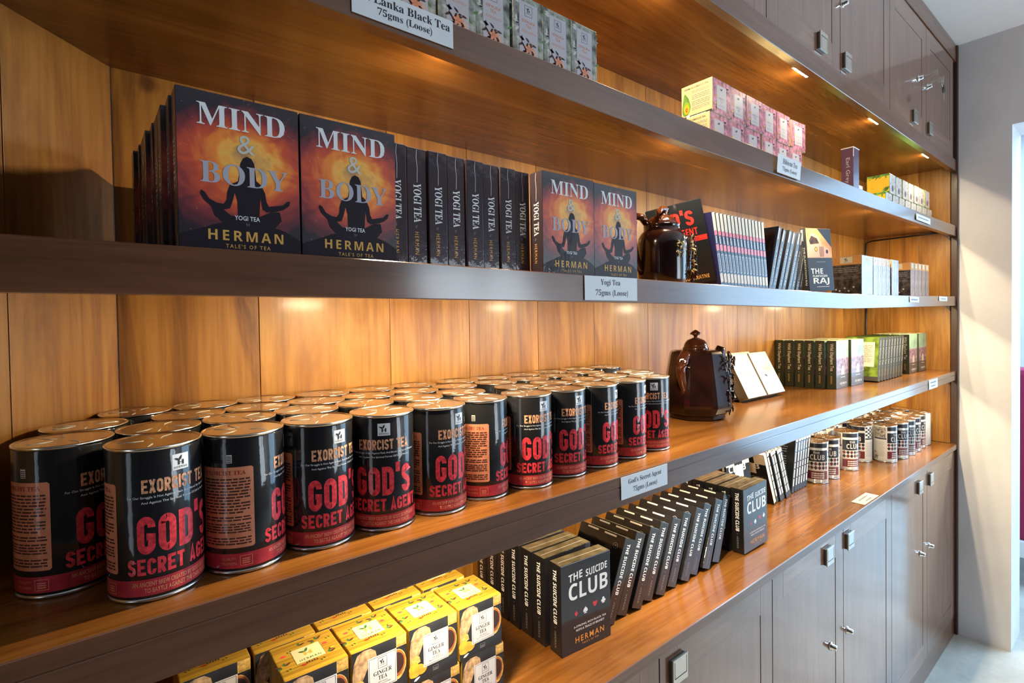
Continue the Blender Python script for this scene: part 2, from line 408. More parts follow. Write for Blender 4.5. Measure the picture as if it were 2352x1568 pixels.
def z4(x): return interp(x, P4)
def ydiag(x): return min(D, D + (x - 0.035) * 1.102)
XS = [-0.315, -0.2, -0.1, 0.035] + [0.19 + 0.17 * k for k in range(18)] + [XR - 0.001]
def slab(mb, top, bot, y0, y1f, mat, xs=XS):
    """long board following a gently sagging line: top(x), bot(x), front y0, back y1f(x); tiny bevel on the front edge"""
    c = 0.0012; ring = []
    for x in xs:
        y1 = max(y1f(x), y0 + 0.002)
        ring.append([(x, y0 + c, top(x)), (x, y0, top(x) - c), (x, y0, bot(x) + c), (x, y0 + c, bot(x)), (x, y1, bot(x)), (x, y1, top(x))])
    vs = [p for r_ in ring for p in r_]; fs = []
    for i in range(len(xs) - 1):
        for k in range(6):
            k2 = (k + 1) % 6; fs.append((i * 6 + k, (i + 1) * 6 + k, (i + 1) * 6 + k2, i * 6 + k2))
    fs.append((0, 1, 2, 3, 4, 5)); o = (len(xs) - 1) * 6; fs.append(tuple(o + k for k in (5, 4, 3, 2, 1, 0)))
    mb.add(vs, fs, mat)
shelving = thing('wall_shelving', 'long built-in teak shelving with three lit shelves of tea', 'shelving', (0, 0, 0))
for (top, bot) in ((z2, B2), (z3, B3), (z4, B4)):
    low = top is z2; ft = (lambda x: top(x) - 0.0204) if low else top
    mb = MB(); slab(mb, top, lambda x: top(x) - 0.020, 0.0012 if low else 0.0222, lambda x: ydiag(x) - 0.0005, W_SHELF, XS if low else [x for x in XS if x > -0.29])
    s_ = obj('shelf', mb, shelving)
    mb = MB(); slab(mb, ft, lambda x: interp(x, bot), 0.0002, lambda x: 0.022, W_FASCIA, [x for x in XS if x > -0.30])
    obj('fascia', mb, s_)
    if low:
        mb = MB(); slab(mb, lambda x: top(x) - 0.0003, lambda x: top(x) - 0.0202, 0.0, lambda x: 0.0011, W_FASCIA, [x for x in XS if x > -0.31]); obj('edge_strip', mb, s_)
# back boards, standing full height from counter to soffit
bp_ = thing('back_panel', '', '', (0, 0, 0)); del bp_['label'], bp_['category']; bp_.parent = shelving
cuts = [0.035, 0.237, 0.49, 0.69, 0.905, 1.12, 1.37, 1.62, 1.93, 2.243, 2.50, 2.76, 3.004, XR]
for i, (a, c) in enumerate(zip(cuts, cuts[1:])):
    mb = MB(); mb.box(a + 0.0006, c - 0.0006, D, D + 0.018 + 0.0005 * (i % 2), 0.90, 2.335, W_KNOT if i == 0 else W_BACK, 0.0008)
    obj('plank', mb, bp_)
dp_ = thing('corner_panel', '', '', (0.035, D, 0), (0, 0, math.atan2(0.388, 0.352))); del dp_['label'], dp_['category']; dp_.parent = shelving
for a, c in ((-0.165, 0.0), (-0.355, -0.165), (-0.53, -0.355)):
    mb = MB(); mb.box(a + 0.0006, c - 0.0006, 0.0, 0.018, 0.90, 2.335, W_BACK, 0.0008); obj('plank', mb, dp_)
ep_ = thing('end_panel', '', '', (0, 0, 0)); del ep_['label'], ep_['category']; ep_.parent = shelving
for a, c in ((0.022, 0.15), (0.15, 0.275), (0.275, D)):
    mb = MB(); mb.box(XR, XR + 0.0185, a + 0.0006, c - 0.0006, 0.955, 2.335, W_BACK, 0.0008); obj('plank', mb, ep_)
mb = MB(); mb.box(XR - 0.002, XW - 0.001, -0.006, 0.0215, 0.0, 2.908, W_EDGE, 0.003); obj('end_stile', mb, shelving)
mb = MB(); mb.box(XR, XW - 0.001, 0.022, D, 0.0, 0.95, W_EDGE); obj('end_board', mb, shelving)
# corner blocks under the shelf ends
for zt in (z2, z3, z4):
    mb = MB(); z = zt(3.3) - 0.0204
    mb.add([(XR - .0005, .0225, z), (XR - .0005, .065, z), (XR - .0005, .0225, z - .05), (XR - .014, .0225, z), (XR - .014, .065, z), (XR - .014, .0225, z - .05)],
           [(0, 1, 2), (5, 4, 3), (0, 3, 4, 1), (1, 4, 5, 2), (2, 5, 3, 0)], W_EDGE); obj('corner_block', mb, shelving)

# counter top
mb = MB(); slab(mb, z1, lambda x: z1(x) - 0.0245, -0.002, lambda x: ydiag(x) - 0.001 if x < .04 else D - 0.001, W_SHELF, [x for x in XS if x > -0.31])
ctop = tag(obj('countertop', mb), 'long orange teak countertop along the top of the lower cabinets', 'counter')
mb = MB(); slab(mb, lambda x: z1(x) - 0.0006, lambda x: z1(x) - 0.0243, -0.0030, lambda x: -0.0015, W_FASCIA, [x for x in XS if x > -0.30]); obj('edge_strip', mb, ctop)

# ------------------------------------------------------------------ cabinets
def handle_part(parent, x, z, flip):
    """square flush pull: dark body, nickel face with a cut groove, lip at the bottom (top for the upper ones)"""
    mb = MB(); mb.box(x - 0.0255, x + 0.0255, -0.0058, 0.0, z - 0.024, z + 0.024, NICKEL_D, 0.001)
    s = -1 if flip else 1
    mb.box(x - 0.0265, x + 0.0265, -0.0100, -0.0060, z - 0.027, z + 0.027, NICKEL, 0.0016)
    F = plane((x, -0.0101, z), (1, 0, 0), (0, 0, 1), (0, -1, 0))
    for a in (-0.0215, 0.0205): rect(mb, F, a, -0.012 * s if s > 0 else -0.022, a + 0.001, 0.022 if s > 0 else 0.012, GAP, 1)
    rect(mb, F, -0.0215, -0.0125 * s - 0.0005, 0.0215, -0.0125 * s + 0.0008, GAP, 1)
    return obj('handle', mb, parent)
def lock_part(parent, x, z):
    mb = MB(); seg = 20; prof = [(0.0125, 0), (0.0125, 0.003), (0.0085, 0.004), (0.0085, 0.016), (0.0065, 0.018), (0, 0.018)]
    b_ = MB(); b_.lathe(prof, CHROME, seg)
    mb.add([(x + p[0], -p[2], z + p[1]) for p in b_.v], b_.f, CHROME, True)
    return obj('lock', mb, parent)
def door_part(parent, x0, x1, z0, z1_, hx, hz, lx, lz, flip):
    g = 0.0016; d = bpy.data.objects.new('door', None); COL.objects.link(d); d.parent = parent; d.empty_display_size = .02
    a, c = x0 + g, x1 - g; sw = 0.062; rw = 0.075
    def piece(nm, xx0, xx1, y0, zz0, zz1, mat): 
        mb = MB(); mb.box(xx0, xx1, y0, 0.022, zz0, zz1, mat, 0.0008); return obj(nm, mb, d)
    piece('stile', a, a + sw, 0.004, z0, z1_, W_DOOR); piece('stile', c - sw, c, 0.004, z0, z1_, W_DOOR)
    piece('rail', a + sw, c - sw, 0.004, z1_ - rw, z1_, W_RAIL); piece('rail', a + sw, c - sw, 0.004, z0, z0 + rw, W_RAIL)
    piece('panel', a + sw, c - sw, 0.0052, z0 + rw, z1_ - rw, W_DOOR)
    h = handle_part(d, hx, hz, flip); h.location.y = 0.004
    if lx: k = lock_part(d, lx, lz); k.location.y = 0.004
    return d
LOWW = ['lower teak cabinet at the far end beside the grey wall', 'lower teak cabinet with blue daylight sheen under the black and white cans',
        'lower teak cabinet below the leaning black book boxes', 'lower teak cabinet below the yellow ginger boxes']
UPW = ['upper teak cabinet at the far end with keys hanging', 'upper teak cabinet above the pink boxes with pale panel strip', 'upper teak cabinet nearest the camera at the top edge', None]
gx = [3.309, 2.8205, 2.3365, 1.8530, 1.3637, 0.8744, 0.385, -0.104]
for i in range(3):
    x1, xm, x0 = gx[2 * i], gx[2 * i + 1], gx[2 * i + 2]
    cb = thing('base_cabinet', LOWW[i], 'cabinet', (0, 0, 0), group='lower cabinets under the counter')
    mb = MB(); mb.box(x0, x1, 0.023, 0.385, 0.0, 0.9215, W_EDGE); mb.box(x0, x1, 0.006, 0.0229, 0.0, 0.098, W_FASCIA, 0.001); obj('carcass', mb, cb)
    door_part(cb, x0, xm, 0.1005, 0.9215, xm - 0.128, 0.874, xm - 0.105, 0.585, False)
    door_part(cb, xm, x1, 0.1005, 0.9215, xm + 0.042 + 0.018 * (i == 2), 0.874, xm + 0.030, 0.582, False)
for i in range(3):
    x1, xm, x0 = gx[2 * i] - 0.025, gx[2 * i + 1] - 0.010, gx[2 * i + 2] - 0.012
    if i: x1 = gx[2 * i] - 0.012
    cb = thing('wall_cabinet', UPW[i], 'cabinet', (0, 0, 0), group='upper cabinets above the shelves')
    mb = MB(); mb.box(x0, x1, 0.0235, 0.385, 2.337, 2.905, W_EDGE); obj('carcass', mb, cb)
    door_part(cb, x0, xm, 2.3535, 2.8265, xm - 0.150 - 0.03 * (i == 0), 2.401, xm - 0.118, 2.575, True)
    door_part(cb, xm, x1, 2.3535, 2.8265, xm + 0.045, 2.401, xm - 0.012 + 0.03, 2.577, True)
mb = MB(); slab(mb, lambda x: 2.3345, lambda x: 2.322, 0.0225, lambda x: min(0.20, max(ydiag(x), .03)), W_SHELF); so = obj('soffit', mb, shelving)
mb = MB(); slab(mb, lambda x: 2.3345, lambda x: 2.3245, 0.2006, lambda x: max(ydiag(x) - 0.0005, .2026), W_SHELF, [x for x in XS if x > -.12]); obj('board', mb, so)
mb = MB(); slab(mb, lambda x: 2.3520, lambda x: 2.2965, 0.0, lambda x: 0.0220, W_FASCIA); obj('soffit_fascia', mb, shelving)
mb = MB(); slab(mb, lambda x: 2.9095, lambda x: 2.8285, 0.0, lambda x: 0.0230, W_FASCIA); obj('cornice', mb, shelving)

# ------------------------------------------------------------------ LED strips behind the shelf lips
m, n, l, b = nmat('led_glow'); b.inputs['Emission Color'].default_value = (1.0, 0.88, 0.62, 1); b.inputs['Emission Strength'].default_value = 38.0
LEDM = m
LEDW = 2.8; LEDC = (1.0, 0.80, 0.50)
def led(x, zu, label, group, power=1.0):
    t = thing('led_strip', label, 'light', (x, 0.040, zu), group=group)
    mb = MB(); mb.box(-0.052, 0.052, -0.008, 0.008, -0.0045, 0.0, PAPER, 0.001); obj('housing', mb, t)
    for k in range(4):
        mb = MB(); dx = -0.036 + 0.024 * k; mb.box(dx - 0.006, dx + 0.006, -0.005, 0.005, -0.0075, -0.0046, LEDM, 0.001); obj('diode', mb, t)
    li = bpy.data.lights.new('led', 'AREA'); li.shape = 'RECTANGLE'; li.size = 0.09; li.size_y = 0.008; li.energy = LEDW * power; li.color = LEDC
    o = bpy.data.objects.new('led_lamp', li); COL.objects.link(o); o.parent = t; o.location = (0, 0.001, -0.0095); o.rotation_euler = (math.radians(15), 0, 0)
    li = bpy.data.lights.new('led_spill', 'POINT'); li.energy = 0.22 * power; li.color = LEDC; li.shadow_soft_size = 0.006
    o = bpy.data.objects.new('led_spill', li); COL.objects.link(o); o.parent = t; o.location = (0, 0.002, -0.017)
LX = [0.33, 0.99, 1.65, 2.28, 2.97]; LX2 = [0.42, 1.05, 1.70, 2.36, 3.02]
LW = ['at the left end', 'left of the middle', 'in the middle', 'right of the middle', 'at the far right end']
for nm, zf, pw in (('under the upper cabinets', lambda x: 2.322, 1.0), ('under the top shelf', lambda x: z4(x) - .0203, 1.0), ('under the middle shelf', lambda x: z3(x) - .0203, 1.15), ('under the lowest shelf', lambda x: z2(x) - .0203, 1.0)):
    for x, wd in zip(LX if 'upper' in nm else LX2, LW):
        led(x, zf(x), 'small white LED strip %s, %s' % (nm, wd), 'LED strips behind the shelf lips', pw)

# black supply cable along the end panel and down the corner
def cable(pts, label, r=0.004):
    mb = MB(); mb.tube(pts, r, BLACKP, 8); return tag(obj('power_cable', mb), label, 'cable', 'black cables in the corner')
zc = z4(3.3) - 0.0255
cable([(3.31, .05, zc), (3.315, .15, zc - .002), (3.315, .27, zc - .004), (3.314, .355, zc - .006), (3.311, .380, zc - .016), (3.314, .382, zc - .08), (3.316, .382, zc - .2), (3.31, .38, z3(3.3) + .006)],
      'black cable along the end panel top and down the corner under the top shelf')
zc = z3(3.3) - 0.0255
cable([(3.312, .378, zc), (3.313, .380, zc - .06), (3.306, .380, zc - .12), (3.312, .381, zc - .19), (3.310, .379, z2(3.3) + .006)], 'black cable hanging down the back corner under the middle shelf')

# keys at the far upper cabinet
def key(label, x, z, black, ring):
    t = thing('key', label, 'key', (x, -0.021, z), group='keys in the upper cabinet locks')
    mb = MB(); mb.box(-0.004, 0.004, -0.020, 0.004, -0.001, 0.001, NICKEL, 0.0004); mb.box(-0.0010, 0.0010, -0.040, -0.018, -0.010, 0.010, NICKEL, 0.0008); obj('blade', mb, t)
    if ring:
        mb = MB(); pts = [(0.002 + 0.012 * math.sin(a), -0.034, -0.016 - 0.014 * math.cos(a + math.pi)) for a in [2 * math.pi * k / 20 for k in range(21)]]
        mb.tube(pts, 0.0011, CHROME, 6); obj('key_ring', mb, t)
        mb = MB(); F = plane((0.022, -0.034, -0.040), (1, 0, 0), (0, 0, 1), (0, -1, 0))
        b_ = MB(); b_.lathe([(0.0, -.002), (.016, -.002), (.017, 0), (.016, .002), (0, .002)], BLACKP, 24)
        mb.add([(0.024 + p[0], -0.034 + p[2], -0.036 + p[1] * 1.05) for p in b_.v], b_.f, BLACKP, True)
        mb.box(0.021, 0.027, -0.0352, -0.0328, -0.082, -0.050, NICKEL, 0.0006); obj('spare_key', mb, t)
key('chrome key in the lock left of the ringed key, far upper cabinet', 2.6885, 2.577, False, False)
key('key with ring and black-headed spare hanging from the far upper door', 2.788, 2.577, True, True)

# ================================================================== price cards
def card(label, x0, x1, z0, z1_, lines, tilt=0.0, mat=None, ink=None, y=-0.0012, bars_=None, serif=True, pad=0.10):
    mb = MB(); w_, h_ = x1 - x0, z1_ - z0; mb.box(0, w_, -0.0008, 0.0, 0, h_, mat or PAPER)
    F = plane((0, -0.0008, 0), (1, 0, 0), (0, 0, 1), (0, -1, 0)); ink = ink or INK
    for (s, cx, yy, ht, wmax) in lines: textc(mb, F, SE(s) if serif else s, w_ * cx, h_ * yy, h_ * ht, ink, 1, 0, w_ * wmax)
    if bars_: 
        for (a, c, d_, e_) in bars_: bars(mb, F, w_ * a, h_ * c, w_ * d_, h_ * e_, 1, INK_G, 1, 0.8, 5)
    return tag(obj('price_card', mb, None, (x0, y, z0), (0, -tilt, 0)), label, 'label', 'price cards on the shelf edges')
INK_S = pm('soft_black_ink', (0.05, 0.05, 0.07), 0.6)
card('large white card reading Lanka Black Tea on the top shelf edge', .2585, .4045, 1.9795, 2.0170, [('Sri Lanka Black Tea', .50, .56, .29, .97), ('75gms (Loose)', .50, .14, .32, .66)], 0.0)
card('white card reading Yogi Tea on the middle shelf edge', .6645, .8085, 1.6330, 1.6755, [('Yogi Tea', .47, .58, .30, .42), ('75gms (Loose)', .50, .13, .32, .62)], 0.0, None, INK_S)
card("white card reading God's Secret Agent on the lower shelf edge", .7552, .8995, 1.2650, 1.3070, [("God's Secret Agent", .50, .56, .28, .74), ('75gms (Loose)', .50, .15, .30, .52)], 0.0, None, INK_S)
c_ = card('curled white card reading Hibiscus Tea on the top shelf edge', 1.386, 1.524, 1.971, 2.018, [('Hibiscus Tea', .52, .56, .28, .62), ('75gms (Loose)', .52, .14, .28, .72)], 0.0, None, INK_S, -0.004)
c_.rotation_euler = (0.07, 0, 0.0)
card('small taped white card near the far end of the top shelf', 2.631, 2.840, 1.9855, 2.0105, [], 0, None, None, -0.003, [(.12, .42, .88, .68)])
card('small pale card under the far boxes on the middle shelf edge', 2.547, 2.676, 1.6480, 1.6705, [], 0, None, None, -0.0012, [(.15, .35, .85, .65)])
card('small white card at the very end of the middle shelf', 2.995, 3.139, 1.6585, 1.6790, [], 0, None, None, -0.0012, [(.2, .35, .8, .62)])
card('tall white card near the far end of the lower shelf', 2.825, 2.966, 1.2705, 1.3115, [], 0, None, None, -0.0012, [(.15, .62, .85, .78), (.25, .25, .75, .40)])
mb = MB(); mb.box(0, .144, 0, .0415, 0, .0007, PAPER_Y); F = plane((0, 0, .0007), (1, 0, 0), (0, 1, 0), (0, 0, 1))
bars(mb, F, .03, .024, .115, .032, 1, INK_G, 1, .8, 3); bars(mb, F, .045, .008, .10, .015, 1, INK_G, 1, .8, 4)
tag(obj('price_card', mb, None, (2.046, 0.003, z1(2.11) + .0008)), 'cream card lying flat on the counter before the cans', 'label', 'price cards on the shelf edges')

# ================================================================== carton helpers
CART = {}
def front(F0=(0, 0, 0)): return plane((0, 0, 0), (1, 0, 0), (0, 0, 1), (0, -1, 0))
def spine(T): return plane((0, T, 0), (0, -1, 0), (0, 0, 1), (-1, 0, 0))
def spine_down(T, H, x=0.0): return plane((x, T, H), (0, 0, -1), (0, -1, 0), (-1, 0, 0))   # u runs down the spine, v towards the front
def backf(W, T): return plane((W, T, 0), (-1, 0, 0), (0, 0, 1), (0, 1, 0))
def topf(H): return plane((0, 0, H), (1, 0, 0), (0, 1, 0), (0, 0, 1))
def carton(W, H, T, mat, bev=0.0012, top=None):
    mb = MB(); mb.box(0, W, 0, T, 0, H, mat, bev); return mb

# colours of the print
FILMK = dict(spec=0.12, coat=0.5, bump=0.12, bscale=55, crough=0.05)
K_BLACK = pm('film_black', (0.010, 0.010, 0.012), 0.35, **{**FILMK, 'coat': 1.0})
K_CHAR = pm('film_charcoal', (0.022, 0.021, 0.026), 0.35, **{**FILMK, 'coat': 1.0})
K_WHITE = pm('film_white', (0.82, 0.83, 0.85), 0.4, **FILMK)
K_OFFW = pm('film_offwhite', (0.62, 0.60, 0.55), 0.4, **FILMK)
K_RED = pm('film_red', (0.68, 0.045, 0.06), 0.4, var=0.3, vscale=220, **FILMK)
K_REDB = pm('film_red_band', (0.42, 0.03, 0.045), 0.4, var=0.15, vscale=90, **FILMK)
K_PEACH = pm('film_peach', (0.66, 0.24, 0.13), 0.45, var=0.12, vscale=60, **FILMK)
K_PEACHT = pm('film_peach_letters', (0.75, 0.36, 0.20), 0.4, var=0.3, vscale=240, **FILMK)
K_DRED = pm('film_dark_red_letters', (0.30, 0.03, 0.02), 0.5, **FILMK)
K_BROWN = pm('film_brown_print', (0.07, 0.025, 0.02), 0.5, **FILMK)
K_GOLD = pm('film_gold_letters', (0.72, 0.40, 0.10), 0.35, **FILMK)
K_ORNG = pm('film_orange_letters', (0.80, 0.33, 0.06), 0.35, **FILMK)
K_GREEN = pm('film_leaf_green', (0.03, 0.12, 0.035), 0.5, **FILMK)
K_GREY = pm('film_grey', (0.22, 0.22, 0.24), 0.4, **FILMK)
K_SIL = pm('film_silhouette', (0.022, 0.016, 0.024), 0.4, **FILMK)
K_LILAC = pm('film_lilac', (0.45, 0.43, 0.50), 0.4, **FILMK)

# nebula with a glowing swirl behind the sitter
m, n, l, b = nmat('mind_body_nebula')
tc = n.new('ShaderNodeTexCoord')
vd = n.new('ShaderNodeVectorMath'); vd.operation = 'SUBTRACT'; vd.inputs[1].default_value = (0.065, 0.0, 0.104); l.new(tc.outputs['Object'], vd.inputs[0])
sp = n.new('ShaderNodeVectorMath'); sp.operation = 'MULTIPLY'; sp.inputs[1].default_value = (1.0, 0.0, 1.15); l.new(vd.outputs[0], sp.inputs[0])
ln = n.new('ShaderNodeVectorMath'); ln.operation = 'LENGTH'; l.new(sp.outputs[0], ln.inputs[0])
tn = n.new('ShaderNodeTexNoise'); tn.inputs['Scale'].default_value = 26; tn.inputs['Detail'].default_value = 8; tn.inputs['Distortion'].default_value = 1.6; l.new(tc.outputs['Object'], tn.inputs['Vector'])
ma = n.new('ShaderNodeMath'); ma.operation = 'MULTIPLY_ADD'; ma.inputs[1].default_value = 0.060; ma.inputs[2].default_value = -0.036; l.new(tn.outputs['Fac'], ma.inputs[0])
ms = n.new('ShaderNodeMath'); ms.operation = 'ADD'; l.new(ln.outputs['Value'], ms.inputs[0]); l.new(ma.outputs[0], ms.inputs[1])
wv = n.new('ShaderNodeTexWave'); wv.wave_type = 'RINGS'; wv.rings_direction = 'SPHERICAL'; wv.inputs['Scale'].default_value = 26; wv.inputs['Distortion'].default_value = 3.0; wv.inputs['Detail'].default_value = 3
l.new(sp.outputs[0], wv.inputs['Vector'])
ma2 = n.new('ShaderNodeMath'); ma2.operation = 'MULTIPLY_ADD'; ma2.inputs[1].default_value = 0.004; l.new(wv.outputs['Fac'], ma2.inputs[0]); l.new(ms.outputs[0], ma2.inputs[2])
r = n.new('ShaderNodeValToRGB'); e = r.color_ramp.elements
e[0].position = 0.0; e[0].color = (0.50, 0.25, 0.11, 1); e[1].position = 0.098; e[1].color = (0.022, 0.016, 0.026, 1)
for p_, c_ in ((0.020, (1.0, 0.50, 0.09)), (0.031, (0.95, 0.28, 0.04)), (0.047, (0.66, 0.09, 0.035)), (0.070, (0.26, 0.035, 0.040))):
    q = e.new(p_); q.color = (*c_, 1)
sx_ = n.new('ShaderNodeSeparateXYZ'); l.new(tc.outputs['Object'], sx_.inputs[0])
mrz = n.new('ShaderNodeMapRange'); mrz.inputs[1].default_value = 0.118; mrz.inputs[2].default_value = 0.168; mrz.inputs[3].default_value = 0.0; mrz.inputs[4].default_value = 0.042; l.new(sx_.outputs[2], mrz.inputs[0])
ma3 = n.new('ShaderNodeMath'); ma3.operation = 'ADD'; l.new(ma2.outputs[0], ma3.inputs[0]); l.new(mrz.outputs[0], ma3.inputs[1])
l.new(ma3.outputs[0], r.inputs[0])
v2 = n.new('ShaderNodeTexVoronoi'); v2.inputs['Scale'].default_value = 190; l.new(tc.outputs['Object'], v2.inputs['Vector'])
st = n.new('ShaderNodeMath'); st.operation = 'LESS_THAN'; st.inputs[1].default_value = 0.085; l.new(v2.outputs['Distance'], st.inputs[0])
mx = n.new('ShaderNodeMix'); mx.data_type = 'RGBA'; mx.inputs[7].default_value = (0.6, 0.42, 0.36, 1); mm = n.new('ShaderNodeMath'); mm.operation = 'MULTIPLY'; mm.inputs[1].default_value = 0.55
l.new(st.outputs[0], mm.inputs[0]); l.new(mm.outputs[0], mx.inputs[0]); l.new(r.outputs[0], mx.inputs[6]); l.new(mx.outputs[2], b.inputs['Base Color'])
b.inputs['Roughness'].default_value = 0.35; b.inputs['Coat Weight'].default_value = 0.6; b.inputs['Coat Roughness'].default_value = 0.08
NEB = m
K_PLUM = pm('film_plum_card', (0.040, 0.028, 0.036), 0.35, **FILMK)

# ================================================================== yogi tea book boxes
YW, YH, YT = 0.1225, 0.1680, 0.0310
SIL = [[(.542, .628), (.51, .612), (.487, .575), (.475, .50), (.465, .455), (.50, .43), (.58, .43), (.62, .46), (.612, .52), (.603, .585), (.58, .618)],
       [(.40, .43), (.47, .46), (.62, .475), (.66, .45), (.645, .33), (.635, .22), (.46, .21), (.455, .33), (.43, .40)],
       [(.40, .43), (.375, .38), (.37, .33), (.345, .30), (.29, .305), (.235, .325), (.20, .365), (.175, .375), (.165, .355), (.19, .315), (.25, .275), (.33, .262), (.395, .275), (.42, .33), (.44, .39)],
       [(.66, .45), (.69, .40), (.70, .345), (.72, .315), (.78, .325), (.845, .335), (.885, .365), (.91, .365), (.90, .335), (.85, .305), (.78, .285), (.70, .275), (.665, .29), (.65, .36), (.64, .42)],
       [(.25, .275), (.27, .225), (.34, .175), (.45, .14), (.65, .14), (.76, .165), (.83, .225), (.815, .285), (.74, .28), (.64, .24), (.50, .225), (.40, .23), (.33, .275)]]
def yogi_parts(t, spine_too=True):
    mb = carton(YW, YH, YT, K_PLUM); obj('carton', mb, t)
    mb = MB(); F = front(); W, H = YW, YH
    rect(mb, F, 0.0006, 0.0006, W - 0.0006, H - 0.0006, NEB, 0.6)
    poly(mb, F, [(0.0006, 0.0006), (W - .0006, .0006), (W - .0006, .10 * H), (.86 * W, .155 * H), (.7 * W, .19 * H), (.5 * W, .20 * H), (.3 * W, .175 * H), (.12 * W, .12 * H), (.0006, .09 * H)], K_SIL, 1.2)
    for q, S_ in enumerate(SIL): poly(mb, F, [(a * W, c * H) for a, c in S_], K_SIL, 1.5 + .08 * q)
    text(mb, F, SE('MIND'), .155 * W, .785 * H, .72 * W, .140 * H, K_WHITE, 2.6, 0, 3)
    text(mb, F, '&', .465 * W, .640 * H, .145 * W, .122 * H, K_OFFW, 2.6, 0, 3)
    text(mb, F, SE('BODY'), .17 * W, .425 * H, .72 * W, .138 * H, K_LILAC, 2.6, 0, 3)
    text(mb, F, 'YOGI TEA', .43 * W, .205 * H, .21 * W, .030 * H, K_WHITE, 2.6, 0.012)
    text(mb, F, 'by', .525 * W, .168 * H, .03 * W, .024 * H, K_GREY, 2.6)
    text(mb, F, SB('HERMAN'), .22 * W, .068 * H, .62 * W, .066 * H, K_GOLD, 2.6)
    text(mb, F, "TALE'S OF TEA", .355 * W, .020 * H, .37 * W, .026 * H, K_GOLD, 2.6, 0.01)
    obj('front_cover', mb, t)
    mb = MB(); F = spine_down(YT, YH)
    text(mb, F, SE('YOGI TEA'), .30 * YH, .32 * YT, .33 * YH, .40 * YT, K_WHITE, 1.4)
    text(mb, F, 'by', .655 * YH, .36 * YT, .025 * YH, .16 * YT, K_GREY, 1.4)
    text(mb, F, 'HERMAN', .71 * YH, .36 * YT, .19 * YH, .20 * YT, K_GOLD, 1.4)
    poly(mb, F, [(0.002, .50 * YT), (.08 * YH, .47 * YT), (.17 * YH, .52 * YT), (.29 * YH, .50 * YT), (.29 * YH, .53 * YT), (.17 * YH, .55 * YT), (.08 * YH, .50 * YT), (.002, .53 * YT)], K_LILAC, 1.2)
    obj('spine_print', mb, t)
G_Y = 'yogi tea book boxes on the middle shelf'
yogi = thing('tea_box', 'large orange Mind and Body cover, nearest the camera on the middle shelf', 'box', (0.0745, 0.015, z3(.13)), (0, 0, 0), G_Y)
yogi_parts(yogi)
zz = lambda x: z3(x) + 0.0003
dup(yogi, (0.1985, 0.015, zz(.25)), (0, 0, 0), 'second orange Mind and Body cover, left of the upright dark spines')
for k in range(8):
    y = 0.015 + 0.0345 * (k + 1); x = 0.0745 - 0.0022 * (k + 1) - (0.002 if k % 3 == 1 else 0)
    if y + YT > D - .002: break
    dup(yogi, (x, y, zz(x + .06)), (0, 0, 0.01 * ((k * 7) % 3 - 1)), 'dark book box in shadow, %s one behind the nearest orange cover' % ORD[k])
xs_ = [.3300, .3525, .3855, .4180, .4510, .4835, .5155, .5570]
for k, x in enumerate(xs_):
    xx = [.3195, .3525, .3855, .4185, .4515, .4840, .5165, .5490][k]
    dup(yogi, (xx + YT, 0.040 + 0.003 * (k % 2), zz(xx)), (0, 0, math.radians(90)), 'plum Yogi Tea box showing its spine, %s of eight from the left' % ORD[k])
dup(yogi, (0.5810, 0.012, zz(.64)), (0, 0, math.radians(-1)), 'orange Mind and Body cover with torn top corner, right of the spines')
dup(yogi, (0.7055, 0.012, zz(.77)), (0, 0, 0), 'orange Mind and Body cover beside the brown jug teapot')

# ================================================================== glazed brown teapots
m, n, l, b = nmat('brown_glaze'); tc = n.new('ShaderNodeTexCoord'); t = n.new('ShaderNodeTexNoise'); t.inputs['Scale'].default_value = 14; t.inputs['Detail'].default_value = 4
l.new(tc.outputs['Object'], t.inputs['Vector']); r = n.new('ShaderNodeValToRGB'); e = r.color_ramp.elements
e[0].position = .35; e[0].color = (0.005, 0.002, 0.002, 1); e[1].position = .75; e[1].color = (0.022, 0.006, 0.004, 1)
l.new(t.outputs['Fac'], r.inputs[0]); l.new(r.outputs[0], b.inputs['Base Color']); b.inputs['Roughness'].default_value = 0.12; b.inputs['Coat Weight'].default_value = 0.2; b.inputs['Coat Roughness'].default_value = 0.04
GLAZE = m
GLAZE_R = pm('brown_glaze_rust', (0.035, 0.009, 0.004), 0.12, 0.3, 0, 0, 60, 0.5, 20, 0.05)
GILT = pm('pale_gilt_relief', (0.62, 0.46, 0.22), 0.3, 0, 0.4)
def facet(mb, prof, seg, mat, a0=0.0, sy=1.0, rnd=0.10):
    """lathe with soft corners: seg flats, each corner rounded a little"""
    ang = []
    for k in range(seg):
        for d in (-rnd, rnd): ang.append(a0 + 2 * math.pi * (k + d) / seg)
    N = len(ang); vs = []; fs = []
    for (r_, z) in prof:
        for a in ang: vs.append((r_ * math.cos(a), r_ * sy * math.sin(a), z))
    for i in range(len(prof) - 1):
        for k in range(N):
            k2 = (k + 1) % N; fs.append((i * N + k, i * N + k2, (i + 1) * N + k2, (i + 1) * N + k))
    fs.append(tuple(reversed(range(N)))); fs.append(tuple(range((len(prof) - 1) * N, len(prof) * N)))
    mb.add(vs, fs, mat, False)
def relief(mb, cx, cy, cz, w_, h_, az, mat, n_, seed, size=0.010):
    """modelled twigs and blossoms standing proud of a curved flank that faces azimuth az"""
    rnd = random.Random(seed); c, s = math.cos(az), math.sin(az)
    for k in range(n_):
        u = (rnd.random() - .5) * w_; v = rnd.random() * h_; a = rnd.random() * 3.1; ln_ = size * (1 + rnd.random())
        p = [(u + math.cos(a + j * .5) * ln_ * j * .35, v + math.sin(a + j * .5) * ln_ * j * .35) for j in range(4)]
        mb.tube([(cx + c * 0.0015 - s * q[0], cy + s * 0.0015 + c * q[0], cz + q[1]) for q in p], size * .3, mat, 6, [size * .16, size * .34, size * .30, size * .12])
